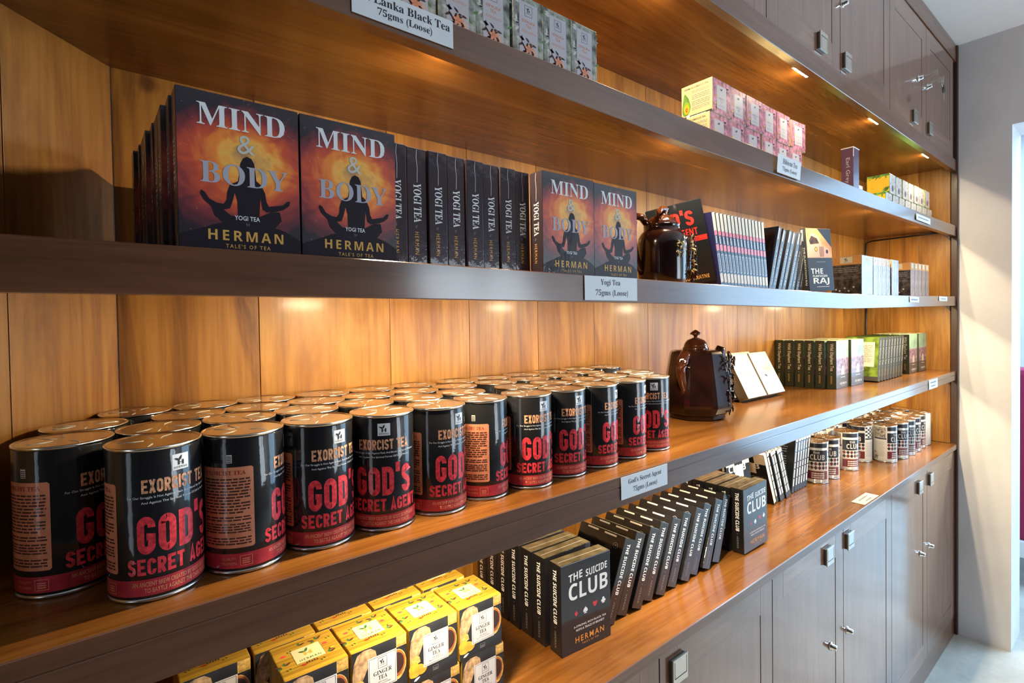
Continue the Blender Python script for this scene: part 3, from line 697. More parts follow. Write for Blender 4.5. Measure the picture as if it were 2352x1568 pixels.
# tall eight-sided pot on the lower shelf
tp = thing('teapot', 'tall dark brown faceted teapot with domed lid beside the red cans', 'teapot', (1.375, 0.225, z2(1.375) + .0003))
mb = MB(); facet(mb, [(.074, 0), (.079, .004), (.079, .012), (.088, .020), (.098, .036), (.0985, .044), (.094, .075), (.087, .115), (.080, .155), (.0745, .186), (.071, .192), (.060, .196), (.034, .198)], 8, GLAZE, 0.30); obj('body', mb, tp)
mb = MB(); mb.lathe([(.036, .1975), (.037, .201), (.0335, .204), (.033, .208), (.030, .216), (.024, .2235), (.014, .228), (.0065, .231)], GLAZE_R, 32); lid_ = obj('lid', mb, tp)
mb = MB(); mb.lathe([(.006, .230), (.0055, .236), (.0085, .2385), (.0165, .2415), (.0150, .2445), (.0085, .2495), (.003, .2530), (.0, .2540)], GLAZE_R, 24); obj('knob', mb, lid_)
az = math.radians(190); c_, s_ = math.cos(az), math.sin(az)
pts = []; rad = []
for k in range(14):
    q = k / 13; rr = .072 + .034 * math.sin(math.pi * min(1, q * 1.15)) * (1 - .35 * q) + .012 * q; pts.append((c_ * rr, s_ * rr, .186 - .125 * q + .012 * math.sin(math.pi * q))); rad.append(.0165 - .0075 * q)
mb = MB(); mb.tube(pts, .015, GLAZE_R, 12, rad); obj('handle', mb, tp)
az = math.radians(322); c_, s_ = math.cos(az), math.sin(az)
mb = MB(); mb.tube([(c_ * q, s_ * q, z) for q, z in ((.066, .020), (.076, .050), (.077, .095), (.074, .135), (.070, .170), (.071, .193), (.075, .203))], .02, GLAZE, 12, [.026, .030, .027, .023, .018, .015, .012]); sp_ = obj('spout', mb, tp)
mb = MB(); relief(mb, c_ * .099, s_ * .099, .020, .046, .165, az, GLAZE_R, 90, 3, .008); relief(mb, .090 * math.cos(az - .5), .090 * math.sin(az - .5), .022, .044, .15, az - .5, GLAZE, 60, 4, .009); obj('relief', mb, sp_)
# round jug-like pot on the middle shelf
tq = thing('teapot', 'round brown jug teapot with gilt emblem on the middle shelf', 'teapot', (1.035, 0.100, z3(1.035) + .0003))
mb = MB(); mb.lathe([(.046, 0), (.050, .003), (.0535, .012), (.055, .035), (.0555, .075), (.0555, .095), (.053, .110), (.047, .121), (.041, .126), (.0405, .136), (.0415, .138), (.040, .140), (.034, .140)], GLAZE, 48); obj('body', mb, tq)
mb = MB(); mb.lathe([(.037, .1395), (.0365, .1435), (.033, .148), (.026, .156), (.020, .160), (.014, .162), (.012, .166), (.014, .171), (.013, .175), (.0, .176)], GLAZE_R, 40); lid_ = obj('lid', mb, tq)
mb = MB(); mb.tube([(-.030, -.012, .152), (-.026, -.012, .166), (-.014, -.010, .175), (.004, -.008, .177), (.012, -.006, .172)], .006, GLAZE_R, 10); obj('loop', mb, lid_)
az = math.radians(158); c_, s_ = math.cos(az), math.sin(az)
mb = MB(); mb.tube([(c_ * q, s_ * q, z) for q, z in ((.040, .142), (.052, .156), (.066, .158), (.074, .146), (.076, .120), (.073, .090), (.066, .060), (.058, .038), (.053, .026))], .008, GLAZE_R, 12, [.008, .0085, .009, .009, .0085, .008, .0075, .007, .006]); obj('handle', mb, tq)
az = math.radians(330); c_, s_ = math.cos(az), math.sin(az)
mb = MB(); mb.tube([(c_ * q, s_ * q, z) for q, z in ((.045, .020), (.054, .045), (.058, .075), (.060, .100), (.063, .116))], .012, GLAZE, 12, [.018, .017, .014, .011, .008]); sp_ = obj('spout', mb, tq)
mb = MB(); relief(mb, c_ * .069, s_ * .069, .015, .036, .095, az, GILT, 26, 8, .007); relief(mb, c_ * .071, s_ * .071, .010, .036, .10, az, GLAZE_R, 40, 9, .008); obj('relief', mb, sp_)
mb = MB(); az = math.radians(262); c_, s_ = math.cos(az), math.sin(az); relief(mb, c_ * .0555, s_ * .0555, .062, .020, .030, az, GILT, 22, 5, .0042); obj('emblem', mb, tq)

# ================================================================== books and boxes right of the jug, middle shelf
PAGES = pm('page_edges', (0.74, 0.68, 0.55), 0.8)
BK = dict(coat=0.35, crough=0.10, spec=0.15)
B_BLK = pm('book_black', (0.010, 0.012, 0.016), 0.35, **BK); B_RED = pm('book_red', (0.72, 0.03, 0.025), 0.4, var=.2, vscale=200, **BK)
B_NAVY = pm('book_navy', (0.018, 0.018, 0.075), 0.35, **BK); B_PINK = pm('book_pink', (0.70, 0.16, 0.20), 0.4, **BK); B_CREAM = pm('book_cream', (0.66, 0.60, 0.46), 0.45, **BK)
B_GREYB = pm('book_grey_blue', (0.24, 0.27, 0.32), 0.4, **BK); B_ORN = pm('book_orange', (0.80, 0.30, 0.10), 0.4, var=.25, vscale=30, **BK); B_YEL = pm('book_ochre', (0.75, 0.38, 0.06), 0.4, var=.2, vscale=40, **BK)
B_SLATE = pm('book_slate', (0.030, 0.034, 0.046), 0.4, **BK); B_TEXT = pm('book_white_letters', (0.70, 0.70, 0.66), 0.5, **BK); B_SKIN = pm('book_peach', (0.75, 0.36, 0.26), 0.4, **BK)
B_BROWN = pm('book_brown', (0.06, 0.03, 0.015), 0.4, var=.5, vscale=60, **BK)
def book_parts(t, W, H, T, mat, prints):
    mb = MB(); c = .0008
    mb.box(0, W, 0, c, 0, H, mat); mb.box(0, W, T - c, T, 0, H, mat); mb.box(0, c, c, T - c, 0, H, mat); obj('cover', mb, t)
    mb = MB(); mb.box(c, W - .002, c, T - c, .0015, H - .0015, PAGES); obj('pages', mb, t)
    for nm, fn in prints:
        mb = MB(); fn(mb); obj(nm, mb, t)
RX = lambda a: math.radians(a)
def lean_rot(yaw, lean):
    """yaw about the vertical, then lean sideways along world X by lean degrees (positive: top to the right)"""
    return (Matrix.Rotation(RX(lean), 3, 'Y') @ Matrix.Rotation(RX(yaw), 3, 'Z')).to_euler()
def place_leaning(o, xb, y, zb, yaw, lean, T):
    """spine-out or cover-out book pivoting on its lower edge at xb"""
    o.rotation_euler = lean_rot(yaw, lean); R3 = lean_rot(yaw, lean).to_matrix()
    o.location = (0, 0, 0)
    cs = [R3 @ Vector(p) for p in [(0, 0, 0), (0, T, 0)]]
    lo = min(c.z for c in cs)
    piv = min(cs, key=lambda c: c.z) if abs(cs[0].z - cs[1].z) > 1e-6 else cs[0]
    o.location = (xb - piv.x, y, zb - lo + .0003)
# black novel, cover towards the camera
GW, GH, GT = .135, .210, .016
gb = thing('book', "black book with red God's Agent title leaning right of the jug", 'book')
def p_cover(mb):
    F = front(); W, H = GW, GH
    strokes(mb, F, "GOD'S", .10 * W, .72 * H, .72 * W, .175 * H, B_RED, 1.2, .19)
    text(mb, F, SB('SECRET'), .06 * W, .605 * H, .36 * W, .075 * H, B_RED, 1.2); text(mb, F, SB('AGENT'), .47 * W, .600 * H, .38 * W, .085 * H, B_RED, 1.2)
    rect(mb, F, .001, .520 * H, W - .001, .580 * H, B_RED, 1.0)
    text(mb, F, 'AGAINST DARK FORCES', .30 * W, .533 * H, .56 * W, .032 * H, B_BROWN, 2.0, .02)
    text(mb, F, SB('IAN GUNARATNE'), .28 * W, .055 * H, .62 * W, .048 * H, K_GOLD, 1.2)
book_parts(gb, GW, GH, GT, B_BLK, [('front_print', p_cover)])
place_leaning(gb, 1.243 - GW * .45, .082 + GW * .89, z3(1.25), -63, -20, GT)
# fifteen blue spines
NW, NH, NT = .128, .196, .0150
def p_nav(mb):
    F = spine_down(NT, NH); H, T = NH, NT
    rect(mb, F, .001, .0008, .30 * H, T - .0008, B_CREAM, 1.0)
    for a, c, mm_ in ((.24, .30, B_PINK), (.30, .42, B_NAVY), (.42, .50, B_PINK), (.50, .54, B_BLK), (.54, .78, B_GREYB), (.80, .92, B_CREAM)): rect(mb, F, a * H, .0008, c * H, T - .0008, mm_, 1.2)
    bars(mb, F, .31 * H, .25 * T, .41 * H, .7 * T, 1, B_TEXT, 2, .6, 2); bars(mb, F, .56 * H, .3 * T, .76 * H, .7 * T, 1, B_BLK, 2, .5, 7)
n0 = None
for k in range(15):
    xb = 1.262 + .0172 * k; ln_ = -14 + .42 * k
    lab = 'navy paperback with cream and pink spine, %s of fifteen from the left' % ORD[k]
    if k == 0:
        n0 = thing('book', lab, 'book', group='navy paperbacks on the middle shelf'); book_parts(n0, NW, NH, NT, B_NAVY, [('spine_print', p_nav)]); o = n0
    else: o = dup(n0, (0, 0, 0), (0, 0, 0), lab)
    place_leaning(o, xb, .080, z3(xb), 90, ln_, NT)
# the motor-car novel: three of them cover-out, eight spine-out
PW, PH, PT = .130, .200, .0182
def p_raj(mb):
    F = front(); W, H = PW, PH
    rect(mb, F, .0005, .53 * H, W - .0005, H - .0005, B_ORN, .8); rect(mb, F, .0005, .0005, W - .0005, .53 * H, B_SLATE, .8)
    poly(mb, F, [(.45 * W, H - .001), (W - .001, .70 * H), (W - .001, H - .001)], B_SLATE, 1.2)
    poly(mb, F, [(.0006, .62 * H), (.06 * W, .80 * H), (.22 * W, .93 * H), (.48 * W, .88 * H), (.62 * W, .73 * H), (.86 * W, .68 * H), (.93 * W, .58 * H), (.90 * W, .535 * H), (.0006, .535 * H)], B_SKIN, 1.4)
    poly(mb, F, [(.10 * W, .80 * H), (.20 * W, .88 * H), (.42 * W, .84 * H), (.50 * W, .76 * H), (.14 * W, .74 * H)], B_BROWN, 1.9)
    disc(mb, F, .36 * W, .665 * H, .06 * W, .038 * H, B_BROWN, 1.9); disc(mb, F, .36 * W, .665 * H, .042 * W, .027 * H, B_YEL, 2.3); disc(mb, F, .80 * W, .63 * H, .05 * W, .034 * H, B_BROWN, 1.9)
    for k in range(4): rect(mb, F, (.50 + .045 * k) * W, .545 * H, (.525 + .045 * k) * W, .71 * H, B_BROWN, 1.9)
    text(mb, F, SB('THE'), .10 * W, .275 * H, .48 * W, .085 * H, B_TEXT, 1.4); text(mb, F, SB('PLANTATION'), .16 * W, .222 * H, .58 * W, .036 * H, B_TEXT, 1.4); text(mb, F, SB('RAJ'), .17 * W, .095 * H, .64 * W, .115 * H, B_TEXT, 1.4)
    bars(mb, F, .30 * W, .065 * H, .80 * W, .08 * H, 1, B_TEXT, 1.4, .5, 4); bars(mb, F, .35 * W, .46 * H, .7 * W, .475 * H, 1, B_GREYB, 1.4, .5, 4)
def p_rajs(mb):
    F = spine_down(PT, PH); text(mb, F, 'THE PLANTATION RAJ', .30 * PH, .30 * PT, .60 * PH, .36 * PT, B_TEXT, 1.2, .01)
    rect(mb, F, .02 * PH, .12 * PT, .2 * PH, .5 * PT, B_GREYB, 1.0)
def p_rajb(mb):
    F = backf(PW, PT); bars(mb, F, .10 * PW, .20 * PH, .86 * PW, .45 * PH, 6, B_GREYB, 1.0, .3, 6); rect(mb, F, .08 * PW, .55 * PH, .9 * PW, .93 * PH, B_BROWN, .8)
rj = thing('book', 'paperback with orange motor car cover and bold Raj title, facing out', 'book', (1.757, .062, z3(1.8) + .0003), (RX(-2.5), RX(-2.5), RX(-11)), 'plantation novels on the middle shelf')
book_parts(rj, PW, PH, PT, B_SLATE, [('front_print', p_raj), ('spine_print', p_rajs), ('back_print', p_rajb)])
rj.location.z += .0062
bx8 = [1.537, 1.564, 1.597, 1.628, 1.660, 1.690, 1.7160, 1.7440]; tx8 = [1.600, 1.638, 1.672, 1.706, 1.737, 1.764, 1.786, 1.806]
for k in range(8):
    lab = 'dark novel leaning right with glossy spine, %s of eight from the left' % ORD[k]
    o = dup(rj, (0, 0, 0), (0, 0, 0), lab); ln_ = math.degrees(math.atan2(tx8[k] - bx8[k], .172)) - .5
    place_leaning(o, bx8[k], .080 + .003 * (k % 2), z3(bx8[k]), 90, ln_, PT)
    o.location.x -= .0
o = dup(rj, (1.735, .262, z3(1.8) + .0003), (RX(-5), 0, 0), 'novel with ochre car cover standing at the back behind the leaning spines'); o.location.z += PT * math.sin(RX(5)) + .0005
# orange-banded boxes in clear film
OB_K = pm('film_kraft_orange', (0.55, 0.27, 0.08), 0.4, var=.1, **FILMK); OB_D = pm('film_dark_photo', (0.060, 0.050, 0.045), 0.4, var=.7, vscale=70, **FILMK); OB_P = pm('film_pale_sheen', (0.30, 0.26, 0.285), 0.4, coat=.5, bump=0.4, bscale=45, var=.2, vscale=25, crough=.05)
BW_, BH_, BT_ = .070, .1465, .100
def band_box(t, Wd, Tp):
    mb = carton(Wd, BH_, Tp, OB_P); obj('carton', mb, t)
    mb = MB(); F = spine(Tp); H = BH_
    rect(mb, F, .001, .001, Tp - .001, .78 * H, OB_D, 1.0); rect(mb, F, .001, .78 * H, Tp - .001, H - .001, OB_K, 1.0)
    rect(mb, F, .30 * Tp, .82 * H, .70 * Tp, .975 * H, PAPER_Y, 1.5); logo(mb, F, .5 * Tp, .90 * H, .020, INK, INK, 2)
    bars(mb, F, .08 * Tp, .60 * H, .9 * Tp, .74 * H, 3, K_GREY, 1.5, .35, 3); bars(mb, F, .08 * Tp, .44 * H, .92 * Tp, .50 * H, 2, K_GREY, 1.5, .25, 4)
    for q in (.16, .28, .45, .58, .74): disc(mb, F, q * Tp, (.17 + .06 * math.sin(q * 20)) * H, .0035, .0035, K_OFFW, 1.6, 10)
    obj('side_print', mb, t)
    mb = MB(); F = front(); rect(mb, F, .001, .80 * H, Wd - .001, H - .001, OB_K if Wd < .055 else OB_P, 1.0); rect(mb, F, .32 * Wd, .84 * H, .68 * Wd, .97 * H, PAPER_Y, 1.4); leaf(mb, F, .45 * Wd, .90 * H, .006, .003, 1.0, INK, 2)
    if Wd < .055: rect(mb, F, .001, .001, Wd - .001, .80 * H, pm('film_mauve_dark', (0.16, 0.12, 0.14), .35, coat=.8, bump=.5, bscale=45, var=.4, vscale=40, crough=.06), 1.0)
    obj('front_print', mb, t)
Gb = 'orange banded tea boxes at the far end of the middle shelf'
b1 = thing('tea_box', 'orange banded box with pale pink front, first of the near cluster', 'box', (2.182, .052, z3(2.2) + .0003), group=Gb); band_box(b1, .118, .100)
b2 = thing('tea_box', 'clear wrapped pale box second in the near banded cluster', 'box', (2.305, .052, z3(2.3) + .0003), group=Gb); band_box(b2, .0485, .100)
for k, x in enumerate((2.3545, 2.404, 2.4535)): dup(b2, (x, .052, z3(x) + .0003), (0, 0, 0), 'clear wrapped pale box %s in the near banded cluster' % ORD[k + 2])
b3 = thing('tea_box', 'pale wrapped box last of the near cluster after a gap', 'box', (2.516, .050, z3(2.55) + .0003), (0, 0, RX(-1.5)), Gb); band_box(b3, .080, .100)
dup(b1, (2.165, .205, z3(2.2) + .0003), (0, 0, RX(2)), 'orange banded box half hidden behind the near cluster')
b4 = thing('tea_box', 'banded dark box first of the far cluster', 'box', (2.772, .050, z3(2.8) + .0003), group=Gb); band_box(b4, .054, .100)
for k, x in enumerate((2.8285, 2.885, 2.944, 3.004)): dup(b4, (x, .050, z3(x) + .0003), (0, 0, 0), 'banded dark box %s of the far cluster' % ORD[k + 1])

# ================================================================== top shelf
C_CREAM = pm('film_cream', (0.56, 0.49, 0.29), 0.4, **FILMK)
C_PINKM = pm('film_pink_floral', (0.44, 0.17, 0.25), 0.4, var=.55, vscale=75, **FILMK)
C_LEAFM = pm('film_sage_leaves', (0.27, 0.29, 0.25), 0.4, var=.75, vscale=55, **FILMK)
C_PALE = pm('film_pale_panel', (0.50, 0.48, 0.52), 0.4, **FILMK)
C_YEL = pm('film_yellow_green', (0.62, 0.42, 0.04), 0.4, **FILMK)
C_LIME = pm('film_lime', (0.20, 0.36, 0.03), 0.4, **FILMK)
C_ORY = pm('film_orange_yellow', (0.74, 0.38, 0.03), 0.4, **FILMK)
C_FERN = pm('film_fern_green', (0.09, 0.20, 0.05), 0.4, var=.5, vscale=60, **FILMK)
C_FROST = pm('film_frosted_pale', (0.55, 0.57, 0.52), 0.3, coat=1.0, bump=.6, bscale=40, var=.3, vscale=40, crough=.06)
C_FLOW = pm('film_peach_flower', (0.75, 0.30, 0.17), 0.4, **FILMK)
C_PURP = pm('film_purple', (0.10, 0.045, 0.10), 0.4, **FILMK)
S = .0855
def hib_parts(t):
    mb = carton(S, S, S, C_CREAM, .0015); obj('carton', mb, t)
    mb = MB(); F = spine(S)
    text(mb, F, 'HERMANS HIBISCUS TEA', .10 * S, .86 * S, .78 * S, .055 * S, INK, 1, .012)
    for y0, y1 in ((.72, .81), (.54, .69), (.36, .51), (.23, .34)): bars(mb, F, .35 * S, y0 * S, .93 * S, y1 * S, 3, K_GREY, 1, .45, int(y0 * 100))
    poly(mb, F, [(.10 * S, .76 * S), (.13 * S, .78 * S), (.21 * S, .66 * S), (.245 * S, .60 * S), (.29 * S, .45 * S), (.31 * S, .33 * S), (.28 * S, .22 * S), (.20 * S, .13 * S), (.10 * S, .115 * S), (.045 * S, .20 * S), (.035 * S, .36 * S), (.06 * S, .52 * S), (.08 * S, .66 * S)], C_FERN, 1)
    disc(mb, F, .17 * S, .34 * S, .11 * S, .19 * S, C_LIME, 1.5); disc(mb, F, .175 * S, .31 * S, .082 * S, .135 * S, C_ORY, 2); disc(mb, F, .18 * S, .29 * S, .04 * S, .06 * S, K_RED, 2.5, 9); disc(mb, F, .185 * S, .29 * S, .018 * S, .03 * S, C_ORY, 3, 8)
    rect(mb, F, .001, .001, S - .001, .095 * S, INK, 1); rect(mb, F, .17 * S, .02 * S, .28 * S, .12 * S, K_WHITE, 1.6); bars(mb, F, .31 * S, .015 * S, .80 * S, .085 * S, 2, K_WHITE, 2, .5, 8)
    obj('side_print', mb, t)
    mb = MB(); F = front(); rect(mb, F, .0008, .0008, S - .0008, S - .0008, C_PINKM, .7)
    rect(mb, F, .24 * S, .17 * S, .76 * S, .83 * S, C_PALE, 1.2); leaf(mb, F, .49 * S, .70 * S, .008, .004, 1.0, INK, 2); leaf(mb, F, .49 * S, .70 * S, .007, .004, 2.5, INK, 2)
    textc(mb, F, 'HIBISCUS', .5 * S, .44 * S, .055 * S, K_GREY, 2); textc(mb, F, 'TEA', .5 * S, .35 * S, .055 * S, K_GREY, 2)
    bars(mb, F, .33 * S, .24 * S, .67 * S, .30 * S, 2, K_GREY, 2, .3, 3)
    rnd = random.Random(4)
    for k in range(26):
        x, y = rnd.random() * .94 + .03, rnd.random() * .94 + .03
        if .22 < x < .78 and .15 < y < .85: continue
        leaf(mb, F, x * S, y * S, .010, .005, rnd.random() * 6, (C_PURP, K_PEACH, C_PURP, C_YEL)[k % 4], 1.4)
    obj('front_print', mb, t)
Gh = 'pink hibiscus tea boxes on the top shelf'
zb = lambda x: z4(x) + .0003
h0 = None
lows = [1.1835, 1.270, 1.3575, 1.450, 1.537, 1.6235]; tops_ = [1.1965, 1.2825, 1.3690, 1.4545, 1.5410, 1.6460]
for k, x in enumerate(lows):
    lab = 'pink hibiscus tea box in the bottom layer, %s from the left' % ORD[k]
    if k == 0: h0 = thing('tea_box', lab, 'box', (x, .0640, zb(x)), (0, 0, 0), Gh); hib_parts(h0)
    else: dup(h0, (x, .0645, zb(x)), (0, 0, 0), lab)
for k, x in enumerate(tops_):
    lab = ['cream side hibiscus box with green avocado shape, top left of the pink stack'] + ['pink hibiscus tea box in the top layer, %s from the left' % ORD[j] for j in range(1, 6)]
    dup(h0, (x, .0640 + .001 * (k % 2) + (.004 if k == 5 else 0), max(zb(x), zb(x + .05)) + S + .0006), (0, 0, RX(-4) if k == 5 else 0), lab[k])
# sepalika boxes
QW, QH, QT = .0672, .1180, .0672
def sep_parts(t):
    mb = carton(QW, QH, QT, C_LEAFM, .0012); obj('carton', mb, t)
    mb = MB(); F = front(); W, H = QW, QH
    rnd = random.Random(11)
    for k in range(34): leaf(mb, F, rnd.random() * .92 * W + .02 * W, (.12 + rnd.random() * .84) * H, .012, .0045, rnd.random() * 6.2, (C_FERN, K_GREY, K_OFFW)[k % 3], .9)
    rect(mb, F, .20 * W, .06 * H, .80 * W, .92 * H, C_PALE, 1.3)
    frame(mb, F, .38 * W, .73 * H, .62 * W, .88 * H, .0005, INK, 2); logo(mb, F, .5 * W, .815 * H, .013, INK, INK, 2)
    textc(mb, F, 'SEPALIKA', .5 * W, .635 * H, .042 * H, K_PEACH, 2); textc(mb, F, 'TEA', .5 * W, .575 * H, .042 * H, K_PEACH, 2)
    bars(mb, F, .28 * W, .50 * H, .74 * W, .54 * H, 2, K_PEACH, 2, .3, 2)
    disc(mb, F, .5 * W, .05 * H, .30 * W, .165 * H, K_WHITE, 2.2, 24, 0, 180)
    rnd = random.Random(3)
    for k in range(22): leaf(mb, F, (.28 + rnd.random() * .34) * W, (.17 + rnd.random() * .22) * H, .011, .004, rnd.random() * 6.2, (INK, K_BROWN)[k % 2], 1.9)
    for k in range(5): leaf(mb, F, .50 * W, .28 * H, .0095, .006, k * 1.256 + .3, C_FLOW, 2.6)
    for k in range(6): disc(mb, F, (.64 + .022 * k) * W, (.30 - .028 * k) * H, .0024, .0020, K_PEACHT, 2.4, 8)
    obj('front_print', mb, t)
Gs = 'sepalika tea boxes on the top shelf'
q0 = None
sx = [.2650, .3365, .4070, .4748, .5478, .6165, .6828]
for k, x in enumerate(sx):
    wd = ['behind the big white card', 'above the right half of the big white card', 'showing orange flower, just right of the card'] + ['%s from the right' % ORD[j] for j in (3, 2, 1)] + ['at the right end of the row']
    lab = 'grey green leafy Sepalika tea box ' + wd[k]
    if k == 0: q0 = thing('tea_box', lab, 'box', (x, .040, zb(x)), (0, 0, 0), Gs); sep_parts(q0)
    else: dup(q0, (x, .040 + .001 * (k % 2), zb(x)), (0, 0, 0), lab)
# lone purple box
pt = thing('tea_box', 'tall purple box standing alone on the top shelf', 'box', (2.052, .036, zb(2.05)))
mb = carton(.055, .1585, .037, C_PURP); obj('carton', mb, pt)
mb = MB(); F = spine_down(.037, .1585, -.0001)
text(mb, F, 'Earl Grey', .22 * .1585, .30 * .037, .55 * .1585, .42 * .037, K_LILAC, 1.2); obj('side_print', mb, pt)
mb = MB(); mb.box(-.0012, .0562, -.0012, .0382, .1560, .1592, K_WHITE, .0008); mb.box(-.0014, .0002, -.0014, .0004, .125, .157, K_WHITE, .0004); obj('torn_top', mb, pt)
# yellow green boxes
V = .0815
def gre_parts(t):
    mb = carton(V, V, V, C_FERN, .0012); obj('carton', mb, t)
    mb = MB(); F = spine(V); rect(mb, F, .001, .10 * V, V - .001, .90 * V, C_YEL, .9); rect(mb, F, .20 * V, .14 * V, .93 * V, .82 * V, C_ORY, 1.4)
    rnd = random.Random(2)
    for k in range(16): leaf(mb, F, (.05 + .9 * rnd.random()) * V, (.86 + .05 * rnd.random()) * V, .012, .004, rnd.random() * 6, (C_FERN, C_LIME)[k % 2], 1.6)
    for k in range(7): leaf(mb, F, .90 * V, .14 * V, .02, .005, 1.2 + k * .35, C_FERN, 1.9)
    bars(mb, F, .26 * V, .20 * V, .80 * V, .72 * V, 7, C_YEL, 1.9, .25, 5); obj('side_print', mb, t)
    mb = MB(); F = front(); rect(mb, F, .0008, .0008, V - .0008, V - .0008, C_FROST, .7)
    rect(mb, F, .26 * V, .16 * V, .74 * V, .88 * V, C_PALE, 1.2); leaf(mb, F, .5 * V, .72 * V, .007, .004, 1, INK, 2); disc(mb, F, .5 * V, .28 * V, .14 * V, .17 * V, C_PURP, 1.6, 14)
    for k in range(10): leaf(mb, F, (.06 if k % 2 else .82) * V, (.1 + .085 * k) * V, .010, .004, .8 + k, C_FERN, 1.2)
    obj('front_print', mb, t)
Gg = 'yellow green tea boxes at the far end of the top shelf'
g0 = None
lo_ = [2.195, 2.552, 2.642, 2.730, 2.818, 2.905, 2.992, 3.080, 3.168]; hi_ = [2.600, 2.689, 2.777, 2.865, 2.951, 3.038, 3.127]
for k, x in enumerate(lo_):
    lab = 'yellow sided box standing apart beside the purple one' if k == 0 else 'yellow green tea box in the bottom layer, %s from the left' % ORD[k - 1]
    if k == 0: g0 = thing('tea_box', lab, 'box', (x, .110, zb(x)), (0, 0, 0), Gg); gre_parts(g0)
    else: dup(g0, (x, .080, zb(x)), (0, 0, 0), lab)
for k, x in enumerate(hi_):
    dup(g0, (x, .080 + .001 * (k % 2), zb(x + .04) + V + .001), (0, 0, 0), 'yellow green tea box in the top layer, %s from the left' % ORD[k])
dup(g0, (2.285, .105, zb(2.3)), (0, 0, 0), 'yellow sided box, second standing apart right of the purple one')
dup(g0, (2.375, .190, zb(2.4)), (0, 0, 0), 'yellow green box set far back left of the two layer stack')

# ================================================================== black and red cans on the lower shelf
CR, CH = .0446, .1610
LIDM = pm('gold_pink_foil_lid', (0.88, 0.76, 0.68), 0.45, .25, .0, 0.5, 42, .12, 20, .12)
RIMM = pm('pale_tin_rim', (0.80, 0.74, 0.62), 0.22, 0, 1.0)
TIN = pm('tin_base', (0.55, 0.55, 0.56), 0.25, 0, 1.0)
K_CAN = pm('can_black_wrap', (0.010, 0.010, 0.012), 0.45, coat=0.9, bump=.10, bscale=38, crough=.06, spec=.1)
def can_shell(t, body):
    mb = MB(); r_ = CR
    mb.lathe([(r_ - .0006, .0035), (r_, .005), (r_, CH - .005), (r_ - .0006, CH - .0035)], body, 64); obj('body', mb, t)
    mb = MB(); mb.lathe([(r_ - .004, 0.0), (r_ - .0005, 0.0), (r_ + .0007, .0012), (r_ + .0007, .0032), (r_ - .0006, .0042)], TIN, 64); obj('base_rim', mb, t)
    mb = MB(); mb.lathe([(r_ - .0008, CH - .0042), (r_ + .0007, CH - .0032), (r_ + .0009, CH - .0010), (r_ + .0002, CH), (r_ - .0012, CH), (r_ - .0018, CH - .0010)], RIMM, 64); obj('rim', mb, t)
    rnd = random.Random(5); b_ = bmesh.new(); rings = []
    for i in range(7):
        rr = (r_ - .0016) * i / 6; rings.append([b_.verts.new((rr * math.cos(2 * math.pi * k / 40), rr * math.sin(2 * math.pi * k / 40), CH - .0017 + (.0011 * (rnd.random() - .5) if 0 < i < 6 else 0))) for k in range(40 if i else 1)])
    for k in range(40): b_.faces.new((rings[0][0], rings[1][k], rings[1][(k + 1) % 40]))
    for i in range(1, 6):
        for k in range(40): b_.faces.new((rings[i][k], rings[i + 1][k], rings[i + 1][(k + 1) % 40], rings[i][(k + 1) % 40]))
    mb = MB(); mb.bm(b_, LIDM, True)
    for a in (.4, 1.1, 2.3, 3.9):        # folds of the shrink film gathered on the lid
        mb.tube([(.010 * math.cos(a), .010 * math.sin(a), CH - .0012), (.020 * math.cos(a + .2), .020 * math.sin(a + .2), CH - .0008), (.034 * math.cos(a + .1), .034 * math.sin(a + .1), CH - .0010)], .0005, C_FROST, 5)
    obj('lid', mb, t)
